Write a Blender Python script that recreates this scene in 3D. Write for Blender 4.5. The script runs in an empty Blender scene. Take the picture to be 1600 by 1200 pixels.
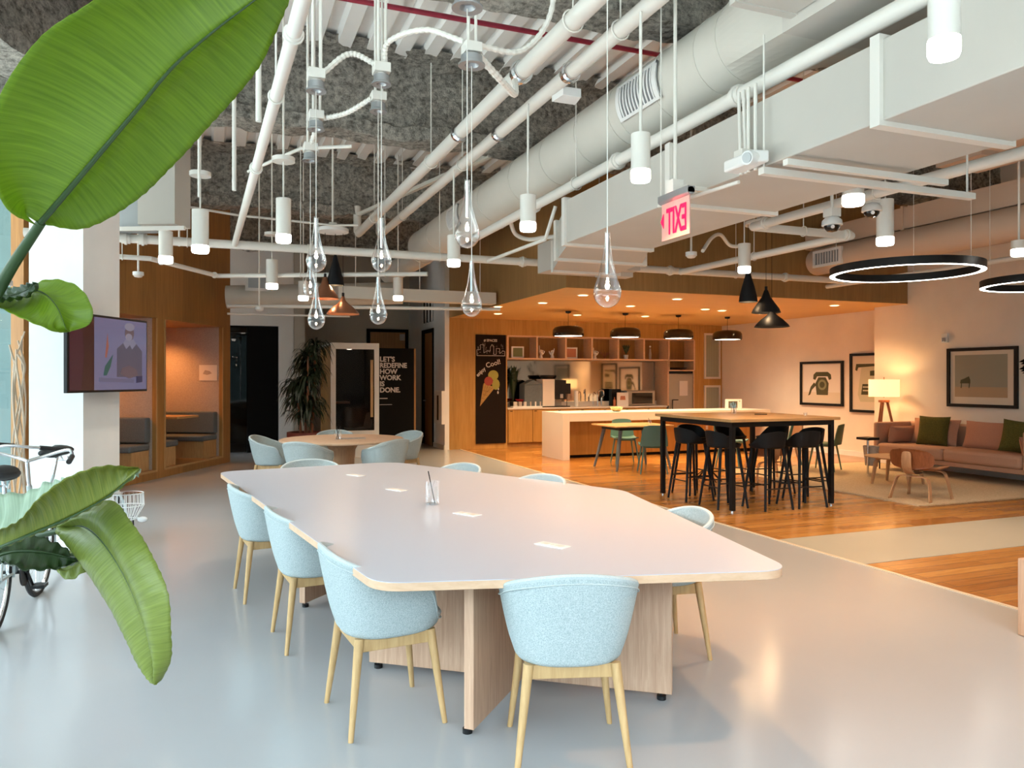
import bpy, bmesh, math, random
from mathutils import Vector, Matrix, noise, Euler
R = math.radians
random.seed(7)
sc = bpy.context.scene
C = sc.collection

# ------------------------------------------------------------------ camera
F, CX, HY, EYE = 1190.0, 800.0, 592.0, 1.53
AZ = math.atan((CX - 335.0) / F)
cam = bpy.data.cameras.new('camera')
cam.sensor_width = 36.0
cam.lens = F / 1600.0 * 36.0
cam.shift_y = -8.0 / 1600.0
cam.clip_start = 0.05
co = bpy.data.objects.new('camera', cam); C.objects.link(co)
co.location = (0, 0, EYE); co.rotation_euler = (R(90), 0, -AZ)
sc.camera = co
FX, FY, RX, RY = math.sin(AZ), math.cos(AZ), math.cos(AZ), -math.sin(AZ)

# ------------------------------------------------------------------ view, world
sc.view_settings.view_transform = 'Standard'
sc.view_settings.look = 'None'
sc.view_settings.exposure = 0.80
sc.view_settings.gamma = 1.0
sc.view_settings.use_curve_mapping = False
sc.cycles.use_denoising = True
sc.cycles.max_bounces = 8
sc.cycles.diffuse_bounces = 4
sc.cycles.glossy_bounces = 4
sc.cycles.transparent_max_bounces = 16
sc.cycles.sample_clamp_indirect = 6.0
sc.cycles.caustics_reflective = False
sc.cycles.caustics_refractive = False

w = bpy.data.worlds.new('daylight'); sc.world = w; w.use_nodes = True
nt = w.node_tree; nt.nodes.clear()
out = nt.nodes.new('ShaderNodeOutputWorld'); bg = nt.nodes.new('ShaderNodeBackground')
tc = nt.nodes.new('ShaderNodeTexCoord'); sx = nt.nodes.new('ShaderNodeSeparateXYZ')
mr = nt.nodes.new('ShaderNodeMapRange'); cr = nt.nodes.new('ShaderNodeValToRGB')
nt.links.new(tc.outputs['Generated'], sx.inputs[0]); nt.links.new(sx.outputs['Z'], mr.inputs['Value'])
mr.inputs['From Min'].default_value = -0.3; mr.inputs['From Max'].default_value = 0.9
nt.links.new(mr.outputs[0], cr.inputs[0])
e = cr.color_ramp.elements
e[0].position = 0.0; e[0].color = (3.6, 3.6, 3.4, 1)  # bright ground below the horizon, added to light the ceiling
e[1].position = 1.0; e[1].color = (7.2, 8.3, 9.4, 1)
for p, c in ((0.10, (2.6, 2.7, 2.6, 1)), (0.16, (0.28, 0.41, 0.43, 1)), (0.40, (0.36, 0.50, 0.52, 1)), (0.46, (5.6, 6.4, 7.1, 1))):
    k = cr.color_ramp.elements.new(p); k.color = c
nt.links.new(cr.outputs[0], bg.inputs[0])                 # sky strength raised toward the left, to brighten that side of the room
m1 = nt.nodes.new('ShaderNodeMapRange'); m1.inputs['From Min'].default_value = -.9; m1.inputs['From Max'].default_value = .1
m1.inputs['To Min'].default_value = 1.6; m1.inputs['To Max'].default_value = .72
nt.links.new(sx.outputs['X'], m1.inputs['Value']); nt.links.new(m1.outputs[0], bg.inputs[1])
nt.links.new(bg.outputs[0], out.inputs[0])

# left window wall frame of reference: origin, along (u), rotated 63 degrees
BO = Vector((-1.17, 12.16, 0)); BROT = math.atan2(.8906, .4547)
BU = Vector((math.cos(BROT), math.sin(BROT), 0)); BV = Vector((-BU.y, BU.x, 0))
def B(s, v, z=0): return BO + BU * s + BV * v + Vector((0, 0, z))
def portal(loc, rot, sx_, sy_):
    l = bpy.data.lights.new('daylight_portal', 'AREA'); l.shape = 'RECTANGLE'; l.size = sx_; l.size_y = sy_
    l.cycles.is_portal = True
    o = bpy.data.objects.new('daylight_portal', l); C.objects.link(o); o.location = loc; o.rotation_euler = rot
portal(B(-10.3, 0.06, 2.45), (R(90), 0, BROT), 16.4, 4.5)          # left window wall
portal((-3.2, -4.06, 2.3), (R(90), 0, R(180)), 13.0, 4.2)              # windows behind

# ------------------------------------------------------------------ ray helpers (photo pixel -> point on a known plane)
def ray(px, py):
    u = (px - CX) / F; v = (HY - py) / F
    return Vector((FX + RX * u, FY + RY * u, v))
def on_z(px, py, z=0.0):
    r = ray(px, py); t = (z - EYE) / r.z; return Vector((r.x * t, r.y * t, z))
def on_x(px, py, x):
    r = ray(px, py); t = x / r.x; return Vector((x, r.y * t, EYE + r.z * t))
def on_y(px, py, y):
    r = ray(px, py); t = y / r.y; return Vector((r.x * t, y, EYE + r.z * t))
def at(px, py, d):
    r = ray(px, py); return Vector((r.x * d, r.y * d, EYE + r.z * d))

# ------------------------------------------------------------------ mesh builder
class Mb:
    def __init__(s): s.v = []; s.f = []
    def add(s, vs, fs):
        n = len(s.v); s.v += [tuple(x) for x in vs]; s.f += [tuple(i + n for i in f) for f in fs]; return s
    def box(s, x0, x1, y0, y1, z0, z1, M=None):
        vs = [Vector((x, y, z)) for z in (z0, z1) for y in (y0, y1) for x in (x0, x1)]
        if M: vs = [M @ q for q in vs]
        return s.add(vs, [(0, 2, 3, 1), (4, 5, 7, 6), (0, 1, 5, 4), (2, 6, 7, 3), (0, 4, 6, 2), (1, 3, 7, 5)])
    def cyl(s, p, q, r0, r1=None, n=14, caps=True):
        p = Vector(p); q = Vector(q); r1 = r0 if r1 is None else r1
        d = (q - p).normalized(); a = d.orthogonal().normalized(); b = d.cross(a)
        vs = []
        for c, r in ((p, r0), (q, r1)):
            vs += [c + (a * math.cos(2 * math.pi * i / n) + b * math.sin(2 * math.pi * i / n)) * r for i in range(n)]
        fs = [(i, (i + 1) % n, n + (i + 1) % n, n + i) for i in range(n)]
        if caps: fs += [tuple(reversed(range(n))), tuple(range(n, 2 * n))]
        return s.add(vs, fs)
    def tube(s, pts, r, n=8, closed=False, rad=None):
        pts = [Vector(p) for p in pts]; m = len(pts); vs = []; a = None
        for i, p in enumerate(pts):
            if closed: d = pts[(i + 1) % m] - pts[i - 1]
            else: d = pts[min(i + 1, m - 1)] - pts[max(i - 1, 0)]
            d.normalize()
            if a is None: a = d.orthogonal().normalized()
            a = (a - d * a.dot(d))
            a = d.orthogonal().normalized() if a.length < 1e-4 else a.normalized()
            b = d.cross(a); rr = rad[i] if rad else r
            vs += [p + (a * math.cos(2 * math.pi * k / n) + b * math.sin(2 * math.pi * k / n)) * rr for k in range(n)]
        fs = []
        for i in range(m if closed else m - 1):
            j = (i + 1) % m
            fs += [(i * n + k, i * n + (k + 1) % n, j * n + (k + 1) % n, j * n + k) for k in range(n)]
        if not closed: fs += [tuple(reversed(range(n))), tuple(range((m - 1) * n, m * n))]
        return s.add(vs, fs)
    def lathe(s, prof, c=(0, 0, 0), n=24, close=False):
        c = Vector(c); vs = []; m = len(prof)
        for r, z in prof:
            vs += [c + Vector((r * math.cos(2 * math.pi * k / n), r * math.sin(2 * math.pi * k / n), z)) for k in range(n)]
        fs = [(i * n + k, i * n + (k + 1) % n, (i + 1) * n + (k + 1) % n, (i + 1) * n + k) for i in range(m - 1) for k in range(n)]
        if close: fs += [tuple(reversed(range(n))), tuple(range((m - 1) * n, m * n))]
        return s.add(vs, fs)
    def prism(s, poly, z0, z1, M=None):
        n = len(poly); vs = [Vector((x, y, z0)) for x, y in poly] + [Vector((x, y, z1)) for x, y in poly]
        if M: vs = [M @ q for q in vs]
        return s.add(vs, [tuple(reversed(range(n))), tuple(range(n, 2 * n))] + [(i, (i + 1) % n, n + (i + 1) % n, n + i) for i in range(n)])
    def plate(s, poly, y0=-.004, y1=0.0):            # polygon in the x-z plane, extruded along y
        n = len(poly); vs = [(x, y0, z) for x, z in poly] + [(x, y1, z) for x, z in poly]
        return s.add(vs, [tuple(range(n)), tuple(reversed(range(n, 2 * n)))] + [(i, n + i, n + (i + 1) % n, (i + 1) % n) for i in range(n)])
    def grid(s, fn, nu, nv, cu=False):
        vs = [fn(i / (nu if cu else nu - 1), j / (nv - 1)) for j in range(nv) for i in range(nu)]
        fs = []
        for j in range(nv - 1):
            for i in range(nu if cu else nu - 1):
                k = (i + 1) % nu
                fs.append((j * nu + i, j * nu + k, (j + 1) * nu + k, (j + 1) * nu + i))
        return s.add(vs, fs)
    def ball(s, c, r, n=12, sx=1, sy=1, sz=1):
        m = n // 2 + 1
        c = Vector(c)
        return s.grid(lambda u, v: c + Vector((r * sx * math.sin(math.pi * v) * math.cos(2 * math.pi * u), r * sy * math.sin(math.pi * v) * math.sin(2 * math.pi * u), -r * sz * math.cos(math.pi * v))), n, m, True)
    def xf(s, M):
        s.v = [tuple(M @ Vector(q)) for q in s.v]; return s

def obj(name, mb, mat, parent=None, smooth=True, bevel=0, seg=2, solid=0, sub=0, off=None):
    me = bpy.data.meshes.new(name)
    vs = mb.v if off is None else [tuple(Vector(q) - off) for q in mb.v]
    me.from_pydata(vs, [], mb.f); me.validate()
    bm = bmesh.new(); bm.from_mesh(me)
    bmesh.ops.remove_doubles(bm, verts=bm.verts, dist=1e-6)
    bmesh.ops.recalc_face_normals(bm, faces=bm.faces)
    if smooth:
        for f in bm.faces: f.smooth = True
        for ed in bm.edges:
            if len(ed.link_faces) != 2 or ed.calc_face_angle(0) > R(38): ed.smooth = False
    bm.to_mesh(me); bm.free()
    me.materials.append(mat)
    o = bpy.data.objects.new(name, me); C.objects.link(o)
    if parent: o.parent = parent
    if solid:
        m = o.modifiers.new('thickness', 'SOLIDIFY'); m.thickness = solid; m.offset = 0
    if sub:
        m = o.modifiers.new('smooth', 'SUBSURF'); m.levels = m.render_levels = sub
    if bevel:
        m = o.modifiers.new('edge', 'BEVEL'); m.width = bevel; m.segments = seg; m.limit_method = 'ANGLE'; m.angle_limit = R(40)
    return o

def tag(o, label, cat, group=None, kind=None):
    if label: o['label'] = label
    if cat: o['category'] = cat
    if group: o['group'] = group
    if kind: o['kind'] = kind
    return o
def thing(name, label, cat, loc=(0, 0, 0), rz=0, group=None):
    o = bpy.data.objects.new(name, None); C.objects.link(o); o.empty_display_size = .1
    o.location = loc; o.rotation_euler = (0, 0, rz); return tag(o, label, cat, group)
def struct(name, mb, mat, **k):
    o = obj(name, mb, mat, **k); o['kind'] = 'structure'; return o
def one(name, label, cat, mb, mat, group=None, **k):            # single-mesh thing, origin moved to its base centre
    xs, ys, zs = zip(*mb.v)
    c = Vector(((min(xs) + max(xs)) / 2, (min(ys) + max(ys)) / 2, min(zs)))
    o = obj(name, mb, mat, off=c, **k); o.location = c; return tag(o, label, cat, group)
def dup(o, loc, rz, label=None, group=None):
    def cp(a, par):
        c = a.copy(); C.objects.link(c); c.parent = par
        for ch in a.children: cp(ch, c)
        return c
    r = cp(o, None); r.location = loc; r.rotation_euler = (0, 0, rz)
    if label: r['label'] = label
    if group: r['group'] = group
    return r
def label_part(o, t): o['label'] = t; return o
def text_mb(s, size, loc, rx=90, rz=0, depth=.002, bold=.0, mirror=False, align='LEFT', rot2=0, sxy=1.0):
    cu = bpy.data.curves.new('t', 'FONT'); cu.body = s; cu.size = size; cu.extrude = depth; cu.offset = bold; cu.align_x = align
    cu.resolution_u = 3
    o = bpy.data.objects.new('t', cu); C.objects.link(o)
    dg = bpy.context.evaluated_depsgraph_get(); dg.update()
    me = bpy.data.meshes.new_from_object(o.evaluated_get(dg))
    M = Matrix.Translation(loc) @ Matrix.Rotation(R(rz), 4, 'Z') @ Matrix.Rotation(R(rx), 4, 'X') @ Matrix.Rotation(R(rot2), 4, 'Z')
    sc_ = Matrix.Diagonal((-sxy if mirror else sxy, 1, 1, 1))
    mb = Mb(); mb.add([M @ sc_ @ v.co for v in me.vertices], [tuple(p.vertices) for p in me.polygons])
    bpy.data.objects.remove(o); bpy.data.curves.remove(cu); bpy.data.meshes.remove(me)
    return mb
def rrect(x0, x1, y0, y1, r, n=5):
    pts = []
    for cx, cy, a in ((x1 - r, y1 - r, 0), (x0 + r, y1 - r, 90), (x0 + r, y0 + r, 180), (x1 - r, y0 + r, 270)):
        for k in range(n + 1):
            t = R(a + 90 * k / n); pts.append((cx + r * math.cos(t), cy + r * math.sin(t)))
    return pts
def round_poly(P, rad, n=8):
    out = []; m = len(P)
    for i in range(m):
        p0, p, p1 = Vector(P[i - 1]), Vector(P[i]), Vector(P[(i + 1) % m]); r = rad[i] if isinstance(rad, (list, tuple)) else rad
        a = (p0 - p).normalized(); b = (p1 - p).normalized(); ang = a.angle(b); t = r / math.tan(ang / 2)
        s_, e_ = p + a * t, p + b * t
        for k in range(n + 1):
            q = k / n; w0, w1, w2 = (1 - q) ** 2, 2 * q * (1 - q), q * q
            v = s_ * w0 + p * w1 + e_ * w2; out.append((v.x, v.y))
    return out
def circ(cx, cy, r, n=16, ry=None): return [(cx + r * math.cos(2 * math.pi * k / n), cy + (ry or r) * math.sin(2 * math.pi * k / n)) for k in range(n)]
def spline(pts, n=8):
    P = [Vector(p) for p in pts]; P = [P[0] * 2 - P[1]] + P + [P[-1] * 2 - P[-2]]; o = []
    for i in range(1, len(P) - 2):
        for k in range(n):
            t = k / n; a, b, c, d = P[i - 1], P[i], P[i + 1], P[i + 2]
            o.append(.5 * ((2 * b) + (c - a) * t + (2 * a - 5 * b + 4 * c - d) * t * t + (3 * b - a - 3 * c + d) * t ** 3))
    o.append(P[-2]); return o

# ------------------------------------------------------------------ materials
def mat(name, col=(.8, .8, .8), rough=.5, metal=0, emit=None, es=0, spec=.5, coat=0):
    m = bpy.data.materials.new(name); m.use_nodes = True; b = m.node_tree.nodes['Principled BSDF']
    b.inputs['Base Color'].default_value = (*col, 1); b.inputs['Roughness'].default_value = rough; b.inputs['Metallic'].default_value = metal
    b.inputs['Specular IOR Level'].default_value = spec
    if coat: b.inputs['Coat Weight'].default_value = coat
    if emit: b.inputs['Emission Color'].default_value = (*emit, 1); b.inputs['Emission Strength'].default_value = es
    return m
def nz(m, kind='ShaderNodeTexNoise', scale=(1, 1, 1), coord='Object', **inp):
    nt = m.node_tree; t = nt.nodes.new('ShaderNodeTexCoord'); mp = nt.nodes.new('ShaderNodeMapping'); mp.inputs['Scale'].default_value = scale
    n = nt.nodes.new(kind); nt.links.new(t.outputs[coord], mp.inputs[0]); nt.links.new(mp.outputs[0], n.inputs['Vector'])
    for k, v in inp.items(): n.inputs[k.replace('_', ' ')].default_value = v
    return n
def ramp(m, src, stops, outp=0):
    nt = m.node_tree; r = nt.nodes.new('ShaderNodeValToRGB'); nt.links.new(src.outputs[outp], r.inputs[0])
    el = r.color_ramp.elements
    while len(el) > 2: el.remove(el[-1])
    el[0].position, el[0].color = stops[0][0], (*stops[0][1], 1); el[1].position, el[1].color = stops[-1][0], (*stops[-1][1], 1)
    for p, c in stops[1:-1]: k = el.new(p); k.color = (*c, 1)
    return r
def base(m, node, outp=0): m.node_tree.links.new(node.outputs[outp], m.node_tree.nodes['Principled BSDF'].inputs['Base Color'])
def bump(m, node, strength=.3, dist=.01, outp=0):
    nt = m.node_tree; b = nt.nodes.new('ShaderNodeBump'); b.inputs['Strength'].default_value = strength; b.inputs['Distance'].default_value = dist
    nt.links.new(node.outputs[outp], b.inputs['Height']); nt.links.new(b.outputs[0], nt.nodes['Principled BSDF'].inputs['Normal'])
def mixc(m, a, b, fac, mode='MULTIPLY'):
    nt = m.node_tree; x = nt.nodes.new('ShaderNodeMix'); x.data_type = 'RGBA'; x.blend_type = mode
    nt.links.new(a.outputs[0], x.inputs[6]); nt.links.new(b.outputs[0], x.inputs[7])
    if isinstance(fac, float): x.inputs[0].default_value = fac
    else: nt.links.new(fac, x.inputs[0])
    return x
def wood(name, c1, c2, scale=(14, 14, .9), rough=.42, panel=None):
    m = mat(name, c1, rough); n = nz(m, scale=scale, Scale=1.6, Detail=6.0, Roughness=.62, Distortion=.6)
    r = ramp(m, n, ((.3, c1), (.7, c2)))
    if panel:                                       # wide veneer boards, each a little different
        nt = m.node_tree; t = nt.nodes.new('ShaderNodeTexCoord'); s = nt.nodes.new('ShaderNodeSeparateXYZ'); nt.links.new(t.outputs['Object'], s.inputs[0])
        a = nt.nodes.new('ShaderNodeMath'); a.operation = 'ADD'; nt.links.new(s.outputs[0], a.inputs[0]); nt.links.new(s.outputs[1], a.inputs[1])
        d = nt.nodes.new('ShaderNodeMath'); d.operation = 'DIVIDE'; nt.links.new(a.outputs[0], d.inputs[0]); d.inputs[1].default_value = panel
        f = nt.nodes.new('ShaderNodeMath'); f.operation = 'FLOOR'; nt.links.new(d.outputs[0], f.inputs[0])
        wn = nt.nodes.new('ShaderNodeTexWhiteNoise'); wn.noise_dimensions = '1D'; nt.links.new(f.outputs[0], wn.inputs['W'])
        r2 = ramp(m, wn, ((0, (.80, .80, .80)), (1, (1.0, 1.0, 1.0))))
        x = mixc(m, r, r2, 1.0); base(m, x, 2)
    else: base(m, r)
    bump(m, n, .08, .002); return m
def fabric(name, c1, c2, s=260.0, rough=.95, b=.25):
    m = mat(name, c1, rough, spec=.2); n = nz(m, Scale=s, Detail=3.0, Roughness=.7); base(m, ramp(m, n, ((.36, c1), (.62, c2)))); bump(m, n, b, .003); return m
def plaster(name, col, rough=.85, v=.06):
    m = mat(name, col, rough, spec=.3); n = nz(m, Scale=1.3, Detail=5.0)
    base(m, ramp(m, n, ((.3, tuple(c * (1 - v) for c in col)), (.7, tuple(min(1, c * (1 + v)) for c in col)))))
    n2 = nz(m, Scale=180.0, Detail=2.0); bump(m, n2, .06, .002); return m
def glassy(name, tint=(1, 1, 1), fac=1.0, rough=0.0, rimcol=(1, 1, 1), power=.35, floor_=.03):
    m = bpy.data.materials.new(name); m.use_nodes = True; nt = m.node_tree; nt.nodes.clear()
    o = nt.nodes.new('ShaderNodeOutputMaterial'); t = nt.nodes.new('ShaderNodeBsdfTransparent'); g = nt.nodes.new('ShaderNodeBsdfGlossy')
    l = nt.nodes.new('ShaderNodeLayerWeight'); l.inputs['Blend'].default_value = power; mx = nt.nodes.new('ShaderNodeMixShader')
    pw_ = nt.nodes.new('ShaderNodeMath'); pw_.operation = 'POWER'; pw_.inputs[1].default_value = power; mu = nt.nodes.new('ShaderNodeMath'); mu.operation = 'MULTIPLY_ADD'; mu.inputs[1].default_value = fac; mu.inputs[2].default_value = floor_; l.inputs['Blend'].default_value = .5
    t.inputs[0].default_value = (*tint, 1); g.inputs[0].default_value = (*rimcol, 1); g.inputs['Roughness'].default_value = rough
    nt.links.new(l.outputs['Facing'], pw_.inputs[0]); nt.links.new(pw_.outputs[0], mu.inputs[0]); nt.links.new(mu.outputs[0], mx.inputs[0]); nt.links.new(t.outputs[0], mx.inputs[1]); nt.links.new(g.outputs[0], mx.inputs[2])
    nt.links.new(mx.outputs[0], o.inputs[0]); return m

M = {}
M['white'] = plaster('white_paint', (.80, .80, .79))
M['warmwhite'] = plaster('warm_white_wall', (.80, .72, .64))
M['colwhite'] = plaster('column_paint', (.82, .81, .79))
M['beige'] = plaster('beige_wall', (.50, .47, .41))
M['pipe'] = mat('painted_steel', (.78, .76, .71), .45)
M['duct'] = plaster('painted_duct', (.66, .64, .58), .6, .05)
M['ductpanel'] = plaster('painted_duct_board', (.56, .535, .49), .7, .04)
M['deck'] = plaster('painted_deck', (.80, .80, .78), .6, .05)
M['red'] = mat('red_pipe', (.32, .02, .05), .4)
M['black'] = mat('black_metal', (.008, .008, .009), .42, spec=.3)
M['blacksoft'] = mat('black_plastic', (.007, .008, .010), .55, spec=.25)
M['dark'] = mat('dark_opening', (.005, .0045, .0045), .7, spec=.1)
M['chrome'] = mat('chrome', (.75, .75, .76), .15, 1)
M['steel'] = mat('brushed_steel', (.45, .42, .38), .35, .9)
M['silver'] = mat('painted_silver', (.35, .36, .37), .4, .6)
M['oak'] = wood('pale_oak', (.44, .27, .11), (.58, .38, .18), (30, 30, 3), .5)
M['beech'] = wood('pinkish_oak_panel', (.45, .27, .175), (.62, .41, .28), (40, 40, 2.2), .5)
M['edge'] = wood('plywood_edge', (.62, .40, .25), (.72, .50, .34), (8, 8, 30), .5)
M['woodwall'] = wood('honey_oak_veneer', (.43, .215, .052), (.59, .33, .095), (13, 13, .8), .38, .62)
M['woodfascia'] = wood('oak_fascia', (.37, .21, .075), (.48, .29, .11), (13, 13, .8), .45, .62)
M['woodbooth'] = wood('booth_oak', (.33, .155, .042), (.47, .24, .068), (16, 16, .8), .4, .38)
M['woodceil'] = wood('oak_ceiling', (.62, .36, .11), (.70, .43, .15), (.8, 9, 9), .45)
M['walnut'] = wood('walnut_ply', (.20, .062, .022), (.33, .115, .045), (26, 26, 3), .35)
M['walnutlight'] = wood('light_walnut', (.42, .22, .11), (.56, .32, .17), (26, 26, 3), .4)
M['tabletop'] = mat('grey_laminate', (.53, .55, .62), .30, spec=.4)
M['bartop'] = wood('oak_bar_top', (.58, .33, .13), (.68, .42, .19), (2, 20, 20), .25)
M['shell'] = fabric('pale_blue_wool', (.30, .375, .39), (.53, .595, .60), 240)
M['piping'] = fabric('pale_blue_piping', (.41, .485, .50), (.56, .62, .63), 300)
M['teal'] = mat('teal_shell', (.085, .20, .185), .5)
M['green'] = mat('green_shell', (.12, .17, .09), .5)
M['sofa'] = fabric('salmon_upholstery', (.42, .235, .16), (.51, .30, .21), 180)
M['cushion'] = fabric('dusty_pink_wool', (.42, .20, .13), (.50, .26, .18), 180)
M['olive'] = fabric('olive_velvet', (.065, .058, .012), (.12, .105, .025), 90)
M['greyfab'] = fabric('slate_upholstery', (.10, .125, .145), (.16, .19, .215), 120)
M['felt'] = fabric('grey_felt', (.42, .35, .31), (.50, .43, .38), 60)
M['rug'] = fabric('cream_rug', (.50, .38, .24), (.62, .49, .33), 45, b=.8)
M['stone'] = mat('white_quartz', (.72, .66, .60), .3)
M['emit'] = mat('lit_diffuser', (1, 1, 1), .5, emit=(1, .93, .82), es=7)
M['emitwarm'] = mat('warm_lit_diffuser', (1, .9, .7), .5, emit=(1, .74, .42), es=6)
M['emitwhite'] = mat('pendant_diffuser', (1, 1, 1), .5, emit=(1, .90, .74), es=5)
M['bulb'] = mat('bulb', (1, .9, .8), .5, emit=(1, .80, .58), es=45)
M['glass'] = glassy('clear_glass', (.97, .985, 1), .8, 0, (1, 1, 1), 1.4, .14)
M['blown'] = glassy('blown_glass', (.97, .97, .98), 1.0, .05, (1, 1, 1), 1.9, .05)
M['pane'] = glassy('window_pane', (.95, .99, .99), .7, 0, (.9, 1, 1), 4.0)
M['tintglass'] = glassy('tinted_glass', (.62, .60, .58), .25, 0, (1, 1, 1), 3.0, .012)
M['tealview'] = plaster('pale_teal_panel', (.17, .26, .265))
M['darkglass'] = mat('dark_glass', (.015, .012, .010), .06, spec=.6)
M['mirror'] = mat('bronze_mirror', (.62, .56, .47), .05, 1)
M['brassbell'] = mat('copper_bell', (.30, .13, .07), .35, .6)
M['blackboard'] = mat('chalkboard', (.012, .007, .005), .7, spec=.12)
M['chalk'] = mat('chalk', (.55, .50, .46), .9)
M['paper'] = mat('paper', (.75, .70, .66), .8)
M['redpot'] = mat('terracotta', (.16, .03, .02), .6)
M['bike'] = mat('bicycle_enamel', (.55, .62, .62), .3, .2)
M['rubber'] = mat('rubber', (.015, .015, .016), .6)
M['tan'] = mat('tan_duct', (.62, .47, .36), .6)

def wood_floor():
    m = mat('oak_floor_boards', (.5, .25, .08), .16, spec=.5)
    br = nz(m, 'ShaderNodeTexBrick', (1, 1, 1), Scale=1.0, Mortar_Size=.002, Brick_Width=1.7, Row_Height=.13, Bias=0.0)
    br.inputs['Color1'].default_value = (.54, .275, .075, 1); br.inputs['Color2'].default_value = (.36, .155, .036, 1); br.inputs['Mortar'].default_value = (.10, .045, .015, 1)
    n = nz(m, scale=(1.1, 11, 1), Scale=2.6, Detail=7.0, Roughness=.65, Distortion=.8)
    r = ramp(m, n, ((.25, (.62, .50, .40)), (.72, (1.15, 1.12, 1.05)))); x = mixc(m, br, r, .8); base(m, x, 2)
    n2 = nz(m, scale=(1, 1, 1), Scale=1.2, Detail=3.0); r2 = ramp(m, n2, ((.3, (.14, .14, .14)), (.7, (.26, .26, .26))))
    m.node_tree.links.new(r2.outputs[0], m.node_tree.nodes['Principled BSDF'].inputs['Roughness']); return m
def concrete(name, c1, c2, r0=.22, r1=.36):
    m = mat(name, c1, .3, spec=.45)
    n = nz(m, Scale=.45, Detail=5.0, Roughness=.5); base(m, ramp(m, n, ((.25, c1), (.75, c2))))
    n2 = nz(m, Scale=.8, Detail=3.0); r = ramp(m, n2, ((.2, (r0,) * 3), (.8, (r1,) * 3)))
    m.node_tree.nodes['Principled BSDF'].inputs['Roughness'].default_value = r0; return m
def fireproof():
    m = mat('sprayed_fireproofing', (.3, .28, .24), .95, spec=.1)
    n = nz(m, Scale=15.0, Detail=7.0, Roughness=.75); base(m, ramp(m, n, ((.36, (.20, .185, .16)), (.60, (.72, .69, .62))))); bump(m, n, 1.0, .12); return m
M['floorwood'] = wood_floor()
M['concrete'] = concrete('polished_concrete', (.375, .39, .41), (.43, .44, .45), .17)
M['inlay'] = concrete('grey_inlay', (.37, .36, .30), (.46, .44, .37), .35, .5)
M['spray'] = fireproof()
# ================================================================== THE SETTING
XB = 4.975                                    # concrete / boards boundary
ZD = 5.0                                      # deck underside
struct('floor', Mb().prism([(-9.8, -4.2), (XB, -4.2), (XB, 15.8), (XB, 20), (-5.5, 20), (-5.5, 9)], -.12, 0), M['concrete'], smooth=False)
o = struct('floor', Mb().box(XB, 12.6, -4.2, 16.9, -.12, 0), M['floorwood'], smooth=False)
struct('floor', Mb().box(XB + .02, 11.35, 4.79, 5.82, -.01, .004), M['inlay'], smooth=False)
struct('trim_1', Mb().box(XB - .018, XB + .014, -4.2, 15.79, -.01, .006), mat('brass_strip', (.85, .74, .58), .3, .3), smooth=False)

# corrugated deck: trapezoid ribs running along y
mb = Mb(); x = -10.2; prof = []
while x < 13:
    prof += [(x, ZD), (x + .13, ZD), (x + .16, ZD + .07), (x + .26, ZD + .07), (x + .29, ZD)]; x += .30
n = len(prof)
mb.add([(a, -4.3, b) for a, b in prof] + [(a, 20.2, b) for a, b in prof], [(i, i + 1, n + i + 1, n + i) for i in range(n - 1)])
mb.box(-10.2, 13, -4.3, 20.2, ZD + .12, ZD + .2)
struct('ceiling', mb, M['deck'], smooth=False)

# sprayed steel beams: wide-flange section, lumpy surface
def beam(name, p, q, zb, zt, wd=.34, seed=0, parent=None):
    p = Vector(p); q = Vector(q); L = (q - p).length; d = (q - p).normalized(); nn = Vector((-d.y, d.x, 0))
    h = wd / 2
    sec = [(-h - .35, zt), (-.10, zt - .05), (-.09, zb + .30), (-.12, zb + .17), (-h, zb + .14), (-h, zb), (h, zb), (h, zb + .14), (.12, zb + .17), (.09, zb + .30), (.10, zt - .05), (h + .35, zt)]
    dens = []
    for a, b in zip(sec, sec[1:]):
        k = max(1, int(math.hypot(b[0] - a[0], b[1] - a[1]) / .07))
        dens += [(a[0] + (b[0] - a[0]) * i / k, a[1] + (b[1] - a[1]) * i / k) for i in range(k)]
    dens.append(sec[-1]); nu = int(L / .07)
    def fn(u, v):
        i = min(len(dens) - 1, int(round(v * (len(dens) - 1)))); a, z = dens[i]
        P = p + d * (u * L) + nn * a; P.z = z
        k = noise.noise_vector(P * 6.5 + Vector((seed, 0, 0))) * .035 + noise.noise_vector(P * 2.0) * .05
        return P + k
    return struct(name, Mb().grid(fn, nu, len(dens)), M['spray'])
beam('trim_2', (-2.2, 4.95, 0), (12.6, 4.95, 0), 4.16, 5.02, seed=1)
beam('trim_3', (-3.9, 8.35, 0), (12.6, 8.35, 0), 4.16, 5.02, seed=2)
beam('trim_4', (-2.6, 12.45, 0), (4.72, 12.45, 0), 4.16, 5.02, seed=3)
beam('trim_5', (-2.0, 16.2, 0), (4.6, 16.2, 0), 4.16, 5.02, seed=4)
a_, b_ = B(-14, -1.85), B(-2.6, -1.85)
beam('trim_6', a_, b_, 4.1, 5.02, .5, seed=5)

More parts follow.
